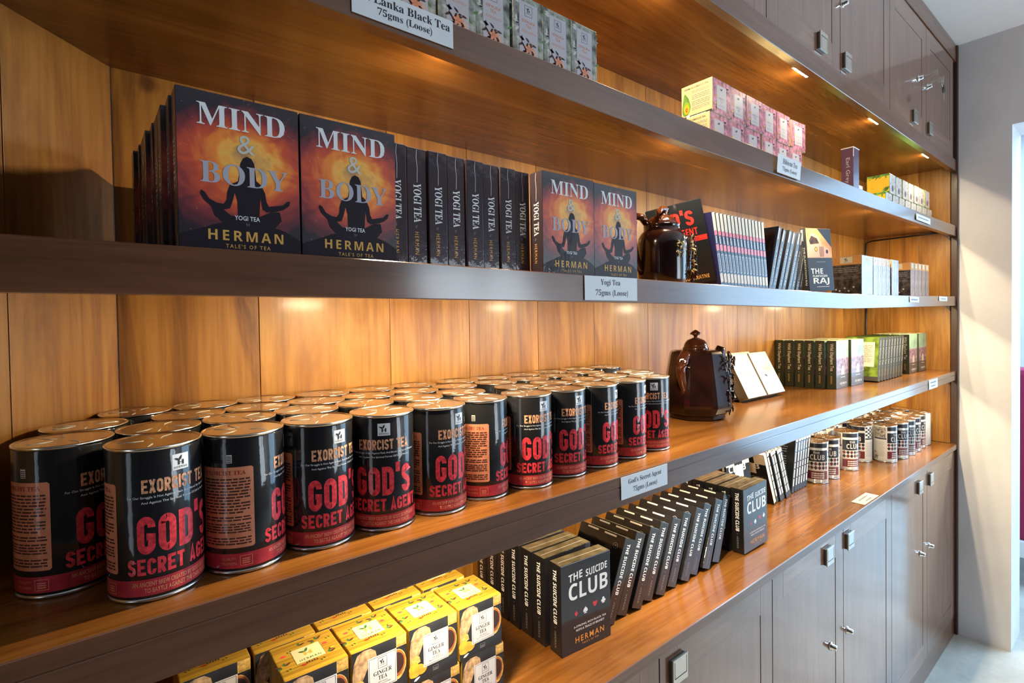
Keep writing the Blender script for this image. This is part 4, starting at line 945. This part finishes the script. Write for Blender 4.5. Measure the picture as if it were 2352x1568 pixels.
def exo_print(t):
    mb = MB(); F = cyl(CR); H = CH; A = CR
    rect(mb, F, -.0085, .825 * H, .0085, .930 * H, K_WHITE, 1.0); logo(mb, F, 0, .878 * H, .0170, INK, INK, 2)
    strokes(mb, F, 'EXORCIST TEA', -.0365, .705 * H, .073, .088 * H, K_PEACHT, 1.2, .19)
    text(mb, F, 'For Our Struggle Is Not Against Flesh And Blood, But Against The Rulers', -.050, .667 * H, .100, .020 * H, K_WHITE, 1.2)
    text(mb, F, 'And Against The Spiritual Forces Of Evil In Heaven', -.037, .632 * H, .074, .020 * H, K_WHITE, 1.2)
    strokes(mb, F, "GOD'S", -.0415, .312 * H, .082, .245 * H, K_RED, 1.2, .20)
    strokes(mb, F, 'SECRET AGENT', -.0510, .178 * H, .102, .106 * H, K_RED, 1.2, .20)
    rect(mb, F, -.1385, .044 * H, .1385, .150 * H, K_REDB, 1.0)
    text(mb, F, "AN ANCIENT BREW CREATED BY GOD'S SECRET AGENT", -.047, .103 * H, .094, .032 * H, K_PEACH, 1.6, .02)
    text(mb, F, 'TO BATTLE AGAINST THE DARK FORCES', -.036, .060 * H, .072, .032 * H, K_PEACH, 1.6, .02)
    x1 = -A * RX(80); x0 = x1 - .062
    poly(mb, F, [(x0 + .002, .19 * H), (x1 - .002, .19 * H), (x1, .202 * H), (x1, .758 * H), (x1 - .002, .77 * H), (x0 + .002, .77 * H), (x0, .758 * H), (x0, .202 * H)], K_PEACH, 1.0)
    text(mb, F, SE('EXORCIST TEA'), x0 + .006, .715 * H, .048, .030 * H, K_DRED, 1.6)
    for y0, y1, q in ((.44, .70, 12), (.385, .425, 2), (.30, .375, 4), (.215, .275, 3)): bars(mb, F, x0 + .004, y0 * H, x1 - .003, y1 * H, q, K_BROWN, 1.6, .5, int(y0 * 100))
    bx0 = x1 - .016; frame(mb, F, bx0, .060 * H, bx0 + .013, .132 * H, .0005, K_PEACH, 1.6); bars(mb, F, bx0 + .0025, .075 * H, bx0 + .0105, .118 * H, 3, K_PEACH, 1.6, .5, 5)
    text(mb, F, 'QUALITY', bx0 - .020, .102 * H, .016, .020 * H, K_PEACH, 1.6); text(mb, F, 'PROVEN', bx0 - .020, .070 * H, .016, .020 * H, K_PEACH, 1.6)
    rect(mb, F, x1 - .028, .80 * H, x1 - .022, .86 * H, K_OFFW, 1.2); bars(mb, F, x1 - .0275, .805 * H, x1 - .0225, .855 * H, 4, INK, 1.8, .5, 2)
    obj('label_print', mb, t)
ROWS = [[(-.0240, .1575, 63), (.054, .0803, 31), (.1451, .085, 92), (.2362, .0889, 37), (.329, .0886, 3), (.4202, .0886, 50), (.511, .0969, 97), (.607, .0898, 42), (.7008, .0949, 46), (.7931, .0941, 72), (.8881, .096, 76), (.9817, .1019, 15)],
        [(-.0060, .2510), (.0671, .1706), (.1596, .175), (.2507, .1789), (.3419, .1789), (.4347, .1786), (.5308, .1859), (.655, .1738), (.7477, .1731), (.8389, .1731), (.93, .177), (1.0355, .1806)],
        [(.1096, .2513), (.2013, .2566), (.2924, .26), (.3836, .26), (.4748, .2605), (.5701, .2682), (.6708, .2636), (.7635, .2629), (.855, .2629), (.951, .2658)],
        [(.0525, .3385), (.1436, .3418), (.2347, .3418), (.3327, .3418), (.4239, .3418), (.5162, .3418), (.6239, .3418), (.7177, .3418), (.8093, .3418), (.9007, .3418), (1.0014, .3418), (1.0915, .328)]]
RN = ['front row', 'second row', 'third row', 'back row against the boards']
FR = ['leftmost red and black tea can, half hidden, in the front row', 'largest red and black tea can with logo, second in the front row', 'tea can turned to show its peach text panel, third in the front row']
Gc = 'black and red tea cans on the lower shelf'
k0 = None
for ri, row in enumerate(ROWS):
    for k, c in enumerate(row):
        x, y = c[0], c[1]
        yaw = math.atan2(0 - x, y + .6212)          # label square-on to someone standing at the shelves ...
        turn = c[2] if len(c) > 2 else (k * 67 + ri * 131) % 360   # ... then each can turned its own way
        lab = FR[k] if ri == 0 and k < 3 else ('red and black tea can in the front row, %s from the left' % ORD[k] if ri == 0 else 'tea can in the %s, %s from the left' % (RN[ri], ORD[k]))
        loc = (x, y, z2(x) + .0004); rot = (0, 0, yaw + RX(turn))
        if k0 is None: k0 = thing('tea_can', lab, 'can', loc, rot, Gc); can_shell(k0, K_CAN); exo_print(k0)
        else: dup(k0, loc, rot, lab)

# ================================================================== rest of the lower shelf: white books, green book boxes
C_IVORY = pm('film_ivory', (0.40, 0.38, 0.30), 0.4, coat=.5, bump=.25, bscale=40, crough=.08)
C_TAUPE = pm('film_taupe', (0.20, 0.16, 0.11), 0.4, **FILMK)
C_SAGE = pm('film_sage_print', (0.42, 0.40, 0.26), 0.4, var=.4, vscale=120, **FILMK)
BWd, BHt, BTk = .130, .1600, .0345
def iv_parts(t):
    mb = carton(BWd, BHt, BTk, C_IVORY, .0012); obj('carton', mb, t)
    mb = MB(); F = spine(BTk); rect(mb, F, .0008, .0008, BTk - .0008, BHt - .0008, C_TAUPE, .8); obj('spine_print', mb, t)
    mb = MB(); F = front(); W, H = BWd, BHt; textc(mb, F, 'VINTAGE', .45 * W, .80 * H, .035 * H, C_PALE, 1, .01)
    disc(mb, F, .60 * W, .53 * H, .20 * W, .15 * H, C_SAGE, 1); disc(mb, F, .60 * W, .53 * H, .165 * W, .122 * H, C_IVORY, 1.6); disc(mb, F, .60 * W, .53 * H, .14 * W, .10 * H, C_SAGE, 2.2, 9)
    rnd = random.Random(6)
    for k in range(16): leaf(mb, F, (.15 + rnd.random() * .75) * W, (.33 + rnd.random() * .16) * H, .016, .003, rnd.random() * 3, (C_PALE, C_SAGE, K_GREY)[k % 3], 1.2)
    for k in range(8): disc(mb, F, (.2 + rnd.random() * .3) * W, (.42 + rnd.random() * .2) * H, .006, .0052, C_PALE, 1.1, 10)
    bars(mb, F, .36 * W, .235 * H, .68 * W, .25 * H, 1, K_GREY, 1, .5, 2); textc(mb, F, 'HERMAN', .54 * W, .075 * H, .045 * H, C_PALE, 1, .015)
    obj('front_cover', mb, t)
zc2 = lambda x: z2(x) + .0004
Gi = 'ivory book boxes leaning on the lower shelf'
def tilt_back(o, x, yb, zf, a, yaw=0):
    """box tipped back by a degrees, resting on its lower back edge"""
    o.rotation_euler = (RX(-a), 0, RX(yaw)); o.location = (x, yb - BTk * math.cos(RX(a)), zf + BTk * math.sin(RX(a)) + .0004)
i0 = thing('tea_box', 'ivory book box leaning back, nearest the tall brown teapot', 'box', group=Gi); iv_parts(i0); tilt_back(i0, 1.700, .262, z2(1.75), 27)
o = dup(i0, (0, 0, 0), (0, 0, 0), 'ivory book box leaning back, right of the pair'); tilt_back(o, 1.838, .260, z2(1.9), 27)
o = dup(i0, (0, 0, 0), (0, 0, 0), 'ivory book box peeping above the left leaning one'); tilt_back(o, 1.655, .304, z2(1.75), 26)
o = dup(i0, (0, 0, 0), (0, 0, 0), 'ivory book box peeping above the right leaning one'); tilt_back(o, 1.795, .304, z2(1.85), 26)

E_GRN = pm('film_dark_olive', (0.035, 0.040, 0.024), 0.4, **FILMK); E_MINT = pm('film_mint_mist', (0.15, 0.27, 0.18), 0.4, coat=.5, bump=.4, bscale=40, var=.35, vscale=22, crough=.06)
E_DUSK = pm('film_dusk_forest', (0.20, 0.12, 0.15), 0.4, var=.7, vscale=70, **FILMK); E_EARTH = pm('film_earth_dark', (0.065, 0.055, 0.045), 0.4, **FILMK); E_LAWN = pm('film_lawn_green', (0.14, 0.21, 0.03), 0.4, var=.5, vscale=40, **FILMK)
E_TOP = pm('film_pale_yellow_edge', (0.50, 0.49, 0.28), 0.4, **FILMK)
EW, EH, ET = .128, .1880, .0330
def ele_parts(t):
    mb = carton(EW, EH, ET, E_GRN, .0010); obj('carton', mb, t)
    mb = MB(); rect(mb, topf(EH), .001, .001, EW - .001, ET - .001, E_TOP, .8); obj('top_print', mb, t)
    mb = MB(); F = spine_down(ET, EH); text(mb, F, 'Wild Elephant Tea', .06 * EH, .26 * ET, .57 * EH, .46 * ET, B_CREAM, 1, .012)
    disc(mb, F, .68 * EH, .48 * ET, .0012, .0012, B_CREAM, 1, 8); text(mb, F, 'HERMAN', .73 * EH, .38 * ET, .16 * EH, .2 * ET, K_GOLD, 1); obj('spine_print', mb, t)
    mb = MB(); F = front(); W, H = EW, EH; rect(mb, F, .0008, .62 * H, W - .0008, H - .0008, E_MINT, .8); rect(mb, F, .0008, .28 * H, W - .0008, .63 * H, E_DUSK, .9); rect(mb, F, .0008, .0008, W - .0008, .29 * H, E_EARTH, 1.0)
    rnd = random.Random(3)
    for k in range(14): rect(mb, F, (.05 + .065 * k) * W, (.45 + .1 * rnd.random()) * H, (.065 + .065 * k) * W, (.63 + .06 * rnd.random()) * H, E_DUSK, 1.2)
    poly(mb, F, [(.38 * W, .28 * H), (.40 * W, .40 * H), (.47 * W, .46 * H), (.56 * W, .46 * H), (.63 * W, .40 * H), (.65 * W, .28 * H)], C_SAGE, 1.6)
    bars(mb, F, .36 * W, .225 * H, .70 * W, .242 * H, 1, K_WHITE, 1.6, .6, 4); textc(mb, F, 'HERMAN', .55 * W, .075 * H, .055 * H, K_OFFW, 1.6, .015, .6 * W); textc(mb, F, "TALE'S OF TEA", .55 * W, .040 * H, .02 * H, K_OFFW, 1.6)
    obj('front_cover', mb, t)
    mb = MB(); F = backf(EW, ET); rect(mb, F, .0008, .10 * H, W - .0008, H - .0008, E_LAWN, .8); rect(mb, F, .0008, .0008, W - .0008, .10 * H, E_EARTH, .9); rect(mb, F, .12 * W, .32 * H, .88 * W, .88 * H, B_CREAM, 1.4)
    bars(mb, F, .17 * W, .42 * H, .83 * W, .82 * H, 16, K_BROWN, 1.9, .3, 9); obj('back_print', mb, t)
Ge = 'green elephant tea book boxes on the lower shelf'
e0 = thing('tea_box', 'misty green elephant book box with dark olive spine, front of its file', 'box', (2.244, .158, zc2(2.25)), (0, 0, 0), Ge); ele_parts(e0)
for k in range(1, 6): dup(e0, (2.236 - .001 * k, .158 + .0385 * k, zc2(2.24)), (0, 0, 0), 'dark olive book box spine, %s behind the misty green cover' % ORD[k - 1])
dup(e0, (2.377, .150, zc2(2.4)), (0, 0, RX(-2)), 'misty green elephant cover, right of the front olive spine')
for k in range(1, 4): dup(e0, (2.374, .153 + .040 * k, zc2(2.4)), (0, 0, 0), 'olive book box, %s behind the right misty green cover' % ORD[k - 1])
for k in range(9):
    o = dup(e0, (0, 0, 0), (0, 0, 0), 'lawn green book box leaning right, back cover with cream text panel' if k == 0 else 'grey film edge of leaning green book box, %s of eight' % ORD[k - 1])
    place_leaning(o, 2.605 + .0385 * k, .116, z2(2.7), 90, 8.5, ET)
dup(e0, (3.005, .112, zc2(3.0)), (0, 0, 0), 'dusky green elephant cover at the far end, left of two'); dup(e0, (3.145, .108, zc2(3.2)), (0, 0, 0), 'dusky green elephant cover at the far end, right of two')
for k in range(1, 4):
    dup(e0, (3.008, .112 + .040 * k, zc2(3.0)), (0, 0, 0), 'green book box, %s behind the left far cover' % ORD[k - 1]); dup(e0, (3.148, .108 + .040 * k, zc2(3.2)), (0, 0, 0), 'green book box, %s behind the right far cover' % ORD[k - 1])

# ================================================================== counter: yellow ginger boxes
m, n, l, b = nmat('bamboo_yellow_print'); tc = n.new('ShaderNodeTexCoord'); mp = n.new('ShaderNodeMapping'); mp.inputs['Scale'].default_value = (6, 190, 6); l.new(tc.outputs['Object'], mp.inputs['Vector'])
t = n.new('ShaderNodeTexNoise'); t.inputs['Scale'].default_value = 1.0; t.inputs['Detail'].default_value = 4; l.new(mp.outputs[0], t.inputs['Vector']); r = n.new('ShaderNodeValToRGB'); e = r.color_ramp.elements
e[0].position = .32; e[0].color = (0.20, 0.105, 0.006, 1); e[1].position = .62; e[1].color = (0.42, 0.26, 0.028, 1); l.new(t.outputs['Fac'], r.inputs[0]); l.new(r.outputs[0], b.inputs['Base Color']); b.inputs['Roughness'].default_value = .4; b.inputs['Coat Weight'].default_value = .6; b.inputs['Coat Roughness'].default_value = .08
BAMB = m
N_DARK = pm('film_slate_photo', (0.020, 0.022, 0.028), 0.4, var=.4, vscale=30, **FILMK); N_GING = pm('film_ginger_root', (0.45, 0.29, 0.16), 0.45, var=.45, vscale=110, **FILMK); N_SLICE = pm('film_ginger_slice', (0.66, 0.38, 0.04), 0.4, var=.25, vscale=90, **FILMK)
N_CUP = pm('film_cup_rust', (0.33, 0.10, 0.03), 0.4, var=.3, vscale=60, **FILMK); N_TEA = pm('film_tea_dark', (0.045, 0.022, 0.018), 0.3, **FILMK); N_LAB = pm('film_grey_white_label', (0.58, 0.59, 0.63), 0.4, **FILMK); N_ROPE = pm('film_basket_gold', (0.55, 0.35, 0.10), .4, var=.4, vscale=160, **FILMK)
GSz = .0868
def gin_parts(t):
    S_ = GSz; mb = carton(S_, S_, S_, BAMB, .0014); obj('carton', mb, t)
    mb = MB(); F = topf(S_); rect(mb, F, .27 * S_, .30 * S_, .73 * S_, .72 * S_, C_CREAM, 1); frame(mb, F, .265 * S_, .295 * S_, .735 * S_, .725 * S_, .0005, INK, .9)
    logo(mb, F, .5 * S_, .535 * S_, .030, K_ORNG, K_GREEN, 2, False); text(mb, F, 'HERMAN', .33 * S_, .335 * S_, .34 * S_, .060 * S_, K_GREEN, 2)
    for x, y, a in ((.10, .38, .5), (.06, .36, 2.6), (.72, .80, .7), (.68, .78, 2.6), (.80, .30, .5), (.42, .80, .3)): 
        leaf(mb, F, x * S_, y * S_, .011, .004, a, K_BROWN, 1); leaf(mb, F, x * S_, y * S_, .008, .004, a + 1.0, K_GREEN, 1.2)
    for x, y, mm_ in ((.14, .62, K_RED), (.80, .58, K_RED), (.36, .20, K_DRED)):
        for k in range(6): leaf(mb, F, x * S_, y * S_, .006, .0014, .5 + k * .42, mm_, 1)
    for x, y in ((.10, .20), (.22, .68), (.86, .70), (.62, .16)):
        for k in range(4): leaf(mb, F, (x + .025 * k) * S_, (y + .01 * k) * S_, .005, .0022, (.6, 2.2)[k % 2], (C_LIME, K_BROWN)[k % 2], 1)
    for k in range(5): rect(mb, F, (.40 + .04 * k) * S_, (.235 + .006 * (k % 2)) * S_, (.425 + .04 * k) * S_, (.275 + .012 * (k % 2)) * S_, K_BROWN, 1)
    disc(mb, F, .85 * S_, .40 * S_, .045 * S_, .035 * S_, K_BROWN, 1, 12); disc(mb, F, .87 * S_, .41 * S_, .035 * S_, .022 * S_, C_YEL, 1.5, 10)
    obj('lid_print', mb, t)
    mb = MB(); F = front(); rect(mb, F, .0006, .0006, S_ - .0006, S_ - .0006, N_DARK, .7)
    poly(mb, F, [(.001, .62 * S_), (.04 * S_, .80 * S_), (.10 * S_, .93 * S_), (.20 * S_, .975 * S_), (.33 * S_, .97 * S_), (.42 * S_, .90 * S_), (.44 * S_, .80 * S_), (.30 * S_, .70 * S_), (.20 * S_, .50 * S_), (.14 * S_, .42 * S_), (.001, .44 * S_)], N_GING, 1.0)
    poly(mb, F, [(.001, .44 * S_), (.10 * S_, .52 * S_), (.20 * S_, .46 * S_), (.22 * S_, .36 * S_), (.001, .30 * S_)], N_ROPE, 1.2)
    for cx, cy, rx, ry, a in ((.08, .30, .10, .07, .5), (.20, .26, .10, .065, -.3), (.12, .18, .11, .07, .1), (.26, .19, .09, .06, .4), (.05, .20, .06, .08, 0)): disc(mb, F, cx * S_, cy * S_, rx * S_, ry * S_, N_SLICE, 1.4 + cx, 14, 0, 360, a)
    rect(mb, F, .80 * S_, .80 * S_, S_ - .0008, S_ - .0008, N_ROPE, 1.0); rect(mb, F, .001, .001, S_ - .001, .10 * S_, INK, 1.3)
    disc(mb, F, .80 * S_, .50 * S_, .185 * S_, .27 * S_, N_ROPE, 1.1, 28); disc(mb, F, .80 * S_, .52 * S_, .165 * S_, .235 * S_, N_CUP, 1.4, 28); disc(mb, F, .80 * S_, .53 * S_, .14 * S_, .185 * S_, N_TEA, 1.7, 28)
    rect(mb, F, .28 * S_, .22 * S_, .80 * S_, .80 * S_, N_LAB, 2.2); frame(mb, F, .30 * S_, .24 * S_, .78 * S_, .78 * S_, .0005, INK, 2.8); frame(mb, F, .46 * S_, .57 * S_, .62 * S_, .75 * S_, .0005, INK, 2.8); logo(mb, F, .54 * S_, .665 * S_, .0125, INK, INK, 3)
    textc(mb, F, SE('GINGER'), .54 * S_, .465 * S_, .072 * S_, INK, 2.8, 0, .33 * S_); textc(mb, F, SE('TEA'), .54 * S_, .375 * S_, .072 * S_, INK, 2.8, 0, .16 * S_); textc(mb, F, '100% Natural', .54 * S_, .325 * S_, .022 * S_, INK, 2.8); textc(mb, F, 'Black Tea mixed with Ginger', .54 * S_, .285 * S_, .024 * S_, INK, 2.8, 0, .42 * S_)
    frame(mb, F, .47 * S_, .09 * S_, .58 * S_, .17 * S_, .0005, K_GREY, 1.8); bars(mb, F, .485 * S_, .10 * S_, .565 * S_, .145 * S_, 2, K_GREY, 1.8, .5, 3); leaf(mb, F, .08 * S_, .05 * S_, .012, .004, .35, K_WHITE, 1.8)
    obj('front_print', mb, t)
Gq = 'yellow ginger tea boxes on the counter'
q1 = None
for layer in (0, 1):
    for rw in (0, 1):
        for k in range(4 if rw == 0 else 6):
            xr = (.5506 - .0908 * k) if rw == 0 else (.5370 - .0918 * k)
            x = xr - GSz + (.004 if layer == 0 else 0); y = (.1015 + .0032 * k * .55 if rw == 0 else .1955) + (.0005 if layer == 0 else 0)
            if rw == 1 and x < -.005: continue
            lab = 'yellow ginger tea box, %s layer, %s row, %s from the right' % (('bottom', 'top')[layer], ('front', 'back')[rw], ORD[k])
            loc = (x, y, max(z1(x), z1(x + .09)) + .0004 + layer * (GSz + .0005)); rot = (0, 0, RX(-1.4 if rw == 0 else -.4))
            if q1 is None: q1 = thing('tea_box', lab, 'box', loc, rot, Gq); gin_parts(q1)
            else: dup(q1, loc, rot, lab)

# ================================================================== counter: black club book boxes
CW, CHh, CT = .1310, .1770, .0350
K_TOPG = pm('film_dull_gold_top', (0.20, 0.17, 0.10), 0.3, coat=1.0, bump=.6, bscale=45, var=.4, vscale=40, crough=.08)
def club_parts(t):
    W, H, T = CW, CHh, CT
    mb = carton(W, H, T, K_BLACK, .0010); obj('carton', mb, t)
    mb = MB(); rect(mb, topf(H), .001, .001, W - .001, T - .001, K_TOPG, .8); F = topf(H); rect(mb, F, .05 * W, .45 * T, .95 * W, .50 * T, K_OFFW, 1.2); obj('top_film', mb, t)
    mb = MB(); F = front(); rect(mb, F, .0008, .0008, W - .0008, H - .0008, K_CHAR, .7)
    text(mb, F, SB('THE'), .15 * W, .790 * H, .27 * W, .085 * H, K_WHITE, 1.2, 0, 2, .004); text(mb, F, SB('SUICIDE'), .49 * W, .795 * H, .44 * W, .082 * H, K_WHITE, 1.2, 0, 2, .003)
    text(mb, F, SB('CLUB'), .15 * W, .585 * H, .79 * W, .185 * H, K_WHITE, 1.2, .0, 2)
    for ch, cx, cy, mm_, s_ in (('♦', .29, .425, K_RED, .062), ('♠', .475, .425, K_WHITE, .075), ('♥', .67, .450, K_RED, .062), ('♣', .845, .455, K_WHITE, .072)): textc(mb, F, ch, cx * W, cy * H - s_ * H / 2, s_ * H, mm_, 1.2)
    text(mb, F, 'A STRONG, RICH BLACK TEA', .24 * W, .262 * H, .66 * W, .026 * H, K_WHITE, 1.2, .012); text(mb, F, 'WITH A TRACE OF BRANDY', .28 * W, .220 * H, .58 * W, .026 * H, K_WHITE, 1.2, .012)
    text(mb, F, 'HERMAN', .27 * W, .095 * H, .58 * W, .066 * H, K_ORNG, 1.2, .008); text(mb, F, "TALE'S OF TEA", .40 * W, .055 * H, .34 * W, .022 * H, K_ORNG, 1.2)
    obj('front_cover', mb, t)
    mb = MB(); F = spine_down(T, H); text(mb, F, SB('THE SUICIDE CLUB'), .065 * H, .34 * T, .60 * H, .30 * T, K_WHITE, 1.2); disc(mb, F, .705 * H, .48 * T, .001, .001, K_GREY, 1.2, 8); text(mb, F, 'HERMAN', .75 * H, .40 * T, .18 * H, .16 * T, K_GREY, 1.2); obj('spine_print', mb, t)
    mb = MB(); F = backf(W, T); 
    for x0, x1 in ((.18, .42), (.56, .82)): rect(mb, F, x0 * W, .965 * H, x1 * W, .985 * H, K_OFFW, 1.2)
    disc(mb, F, .84 * W, .87 * H, .0065, .0065, K_GREY, 1.2, 18); disc(mb, F, .84 * W, .87 * H, .0055, .0055, K_BLACK, 1.7, 18); leaf(mb, F, .83 * W, .865 * H, .005, .002, .8, K_GREY, 2.1)
    bars(mb, F, .15 * W, .45 * H, .80 * W, .80 * H, 9, K_GREY, 1.2, .3, 12); obj('back_print', mb, t)
Gk = 'black club tea book boxes on the counter'
zt = lambda x: z1(x) + .0004
c0 = thing('tea_box', 'black Suicide Club cover with card suits, standing nearest on the counter', 'box', (.6916, .0957, zt(.75)), (0, 0, RX(-5)), Gk); club_parts(c0)
for k in range(1, 7): dup(c0, (.6905 + .0005 * (k % 3), .0957 + .0395 * k + .006, zt(.75)), (0, 0, RX(-2.5 + (k % 2))), 'black club box spine, %s behind the nearest card suit cover' % ORD[k - 1])
for k in range(10):
    o = dup(c0, (0, 0, 0), (0, 0, 0), 'leaning black club box with blue sheen on its spine, %s of ten from the left' % ORD[k])
    place_leaning(o, [.856, .9017, .9482, .9932, 1.036, 1.0873, 1.1373, 1.1809, 1.2337, 1.2870][k], .104 + .004 * (k % 2), z1(1.0), 90, [24.5, 24, 24, 24, 24, 24, 24, 24, 22.5, 20.5][k], CT * .99)
dup(c0, (1.374, .0830, zt(1.44)), (0, RX(-1.5), RX(-1)), 'black club cover mirroring blue daylight, right of the leaning ten').location.z += .004
for k in range(1, 5): dup(c0, (1.372, .0830 + .0395 * k, zt(1.44)), (0, 0, 0), 'black club box, %s behind the daylight mirroring cover' % ORD[k - 1])
# paperbacks with harlequin covers
HWd, HHt, HTk = .128, .200, .0205
def har_parts(t):
    def fr(mb):
        F = front(); W, H = HWd, HHt
        strokes(mb, F, 'TO', .05 * W, .9 * H, .001, .001, B_TEXT, .5) if False else None
        rect(mb, F, .70 * W, .80 * H, W - .001, H - .001, B_CREAM, 1); rect(mb, F, .35 * W, .60 * H, .70 * W, .80 * H, B_CREAM, 1); rect(mb, F, .001, .80 * H, .35 * W, H - .001, B_CREAM, 1)
        text(mb, F, SB('CLUB'), .10 * W, .70 * H, .72 * W, .11 * H, B_TEXT, 2.2); bars(mb, F, .20 * W, .45 * H, .85 * W, .56 * H, 3, B_GREYB, 1, .3, 4)
    def sp(mb):
        F = spine_down(HTk, HHt); bars(mb, F, .10 * HHt, .30 * HTk, .90 * HHt, .75 * HTk, 1, B_TEXT, 1.2, .9, 17); rect(mb, F, .001, .001, .075 * HHt, HTk - .001, B_TEXT, 1.2)
    def bk(mb):
        F = backf(HWd, HTk); bars(mb, F, .20 * HWd, .45 * HHt, .80 * HWd, .85 * HHt, 9, B_GREYB, 1, .3, 14)
    book_parts(t, HWd, HHt, HTk, B_BLK, [('front_print', fr), ('spine_print', sp), ('back_print', bk)])
Gr = 'black harlequin paperbacks on the counter'
r0 = thing('book', 'black paperback leaning left, cover squares showing, first of its six', 'book', group=Gr); har_parts(r0)
# first of the left-leaning six turns its front cover to the camera
bl = [1.822, 1.8460, 1.8700, 1.8940, 1.9180, 1.9420]
def cover_left(o, xb, y, lean): place_leaning(o, xb, y + HWd, z1(1.9), -90, lean, HTk)
cover_left(r0, bl[0], .205, -22.5)
for k in range(1, 6):
    o = dup(r0, (0, 0, 0), (0, 0, 0), 'black paperback leaning left with white lettered spine, %s of six' % ORD[k]); place_leaning(o, bl[k] + .001, .205 + .004 * (k % 2), z1(1.9), 90, -22.8, HTk)
br_ = [1.9990, 2.0235, 2.0455, 2.0675, 2.0895, 2.1115]
for k in range(6):
    o = dup(r0, (0, 0, 0), (0, 0, 0), 'black paperback leaning right with white lettered spine, %s of six' % ORD[k]); place_leaning(o, br_[k] + .004, .216, z1(2.05), 90, 11.5, HTk)
o = dup(r0, (1.5900, .235, z1(1.7) + .006), (RX(-7), 0, RX(-6)), 'black cover with white splattered Club title standing behind the club boxes'); o.location.z = z1(1.7) + HTk * math.sin(RX(7)) + .0006

# ================================================================== counter: harlequin cans
K_CWH = pm('can_white_wrap', (0.46, 0.45, 0.43), 0.3, coat=1.0, bump=.10, bscale=38, crough=.07); K_CBL = pm('can_black_print', (0.012, 0.012, 0.018), 0.3, coat=1.0, crough=.07); K_CMR = pm('can_maroon_print', (0.10, 0.012, 0.02), 0.3, coat=1.0, crough=.07)
def har_can(t):
    mb = MB(); F = cyl(CR); H = CH; C2 = math.pi * CR
    w2 = .040
    rect(mb, F, -w2, .86 * H, w2, .965 * H, K_CBL, 1); rect(mb, F, -w2, .53 * H, w2, .80 * H, K_CBL, 1)
    textc(mb, F, SB('THE'), -.004, .715 * H, .055 * H, K_CWH, 2); text(mb, F, SB('CLUB'), -.026, .570 * H, .052, .125 * H, K_CWH, 2)
    for i in range(2):
        for k in range(6):
            cx = -.0340 + .0136 * k; cy = (.475 - .095 * i) * H; poly(mb, F, [(cx - .0068, cy), (cx, cy - .0078), (cx + .0068, cy), (cx, cy + .0078)], K_CBL if (k + i) % 2 else K_CMR, 1)
    rect(mb, F, -w2, .10 * H, w2, .30 * H, K_CMR, 1); bars(mb, F, -.022, .13 * H, .024, .28 * H, 3, K_CWH, 2, .55, 5); poly(mb, F, [(-.024, .065 * H), (-.012, .105 * H), (.012, .105 * H), (.024, .065 * H), (.012, .03 * H), (-.012, .03 * H)], K_CWH, 2)
    for sgn in (-1, 1):                         # text panel with a photograph above it, and a chequered flank
        x0 = .043 if sgn > 0 else -.093; x1 = x0 + .050
        rect(mb, F, x0, .62 * H, x1, .66 * H, K_CBL, 1); bars(mb, F, x0 + .004, .16 * H, x1 - .006, .58 * H, 12, K_GREY, 1, .35, 6)
        if sgn < 0:
            rect(mb, F, x0, .67 * H, x1 - .003, .95 * H, pm('can_sepia_photo', (0.22, 0.19, 0.16), .3, coat=1.0, var=.8, vscale=110, crough=.07), 1); poly(mb, F, [(x0 + .001, .05 * H), (x0 + .016, .05 * H), (x0 + .020, .16 * H), (x0 + .012, .27 * H), (x0 + .001, .30 * H)], MATS['can_sepia_photo'], 1.5)
        else:
            for i in range(6):
                for k in range(6):
                    if (i + k) % 2: rect(mb, F, x0 + .0093 * k, (.67 + .048 * i) * H, x0 + .0093 * (k + 1), (.67 + .048 * (i + 1)) * H, K_CBL, 1)
    rect(mb, F, -C2 + .001, .015 * H, C2 - .001, .030 * H, K_CBL, .8)
    obj('label_print', mb, t)
fx = [(2.2130, .2225, 10), (2.3060, .2150, 12), (2.3960, .2150, 40), (2.4870, .2060, 35), (2.5775, .2080, 120), (2.6700, .2105, -30), (2.7610, .2330, -140), (2.7420, .1370, 62), (2.8470, .1220, 40), (2.9410, .1190, 50), (3.0330, .1200, 70), (3.1240, .1230, 75), (3.2160, .1215, -100), (3.2560, .2080, 60)]
for k in range(11): fx.append((2.240 + .0915 * k, .307, (k * 71) % 360))
fx += [(2.8520, .2150, 30), (2.9440, .2120, 80), (3.0360, .2130, 140), (3.1540, .2130, 200)]
used = []
for x, y, a in fx:
    if all((x - p) ** 2 + (y - q) ** 2 >= .0908 ** 2 for p, q, _ in used): used.append((x, y, a))
Gn = 'black and white club cans on the counter'
HL = ['nearest harlequin can beside the black paperbacks'] + ['harlequin can in the left front group, %s from the left' % ORD[j] for j in range(1, 7)] + ['wide harlequin can with photo and text panel facing out'] + ['harlequin can right of the photo panel can, %s along' % ORD[j] for j in range(0, 5)]
a0_ = None
for k, (x, y, a) in enumerate(used):
    lab = HL[k] if k < len(HL) else 'harlequin can in the rows behind, %s counted from the left' % (ORD[k - len(HL)] if k - len(HL) < 15 else 'last')
    loc = (x, y, z1(x) + .0005); rot = (0, 0, math.atan2(-x, y + .6212) + RX(a))
    if a0_ is None: a0_ = thing('tea_can', lab, 'can', loc, rot, Gn); can_shell(a0_, K_CWH); har_can(a0_)
    else: dup(a0_, loc, rot, lab)

bpy.data.objects.remove(_to)
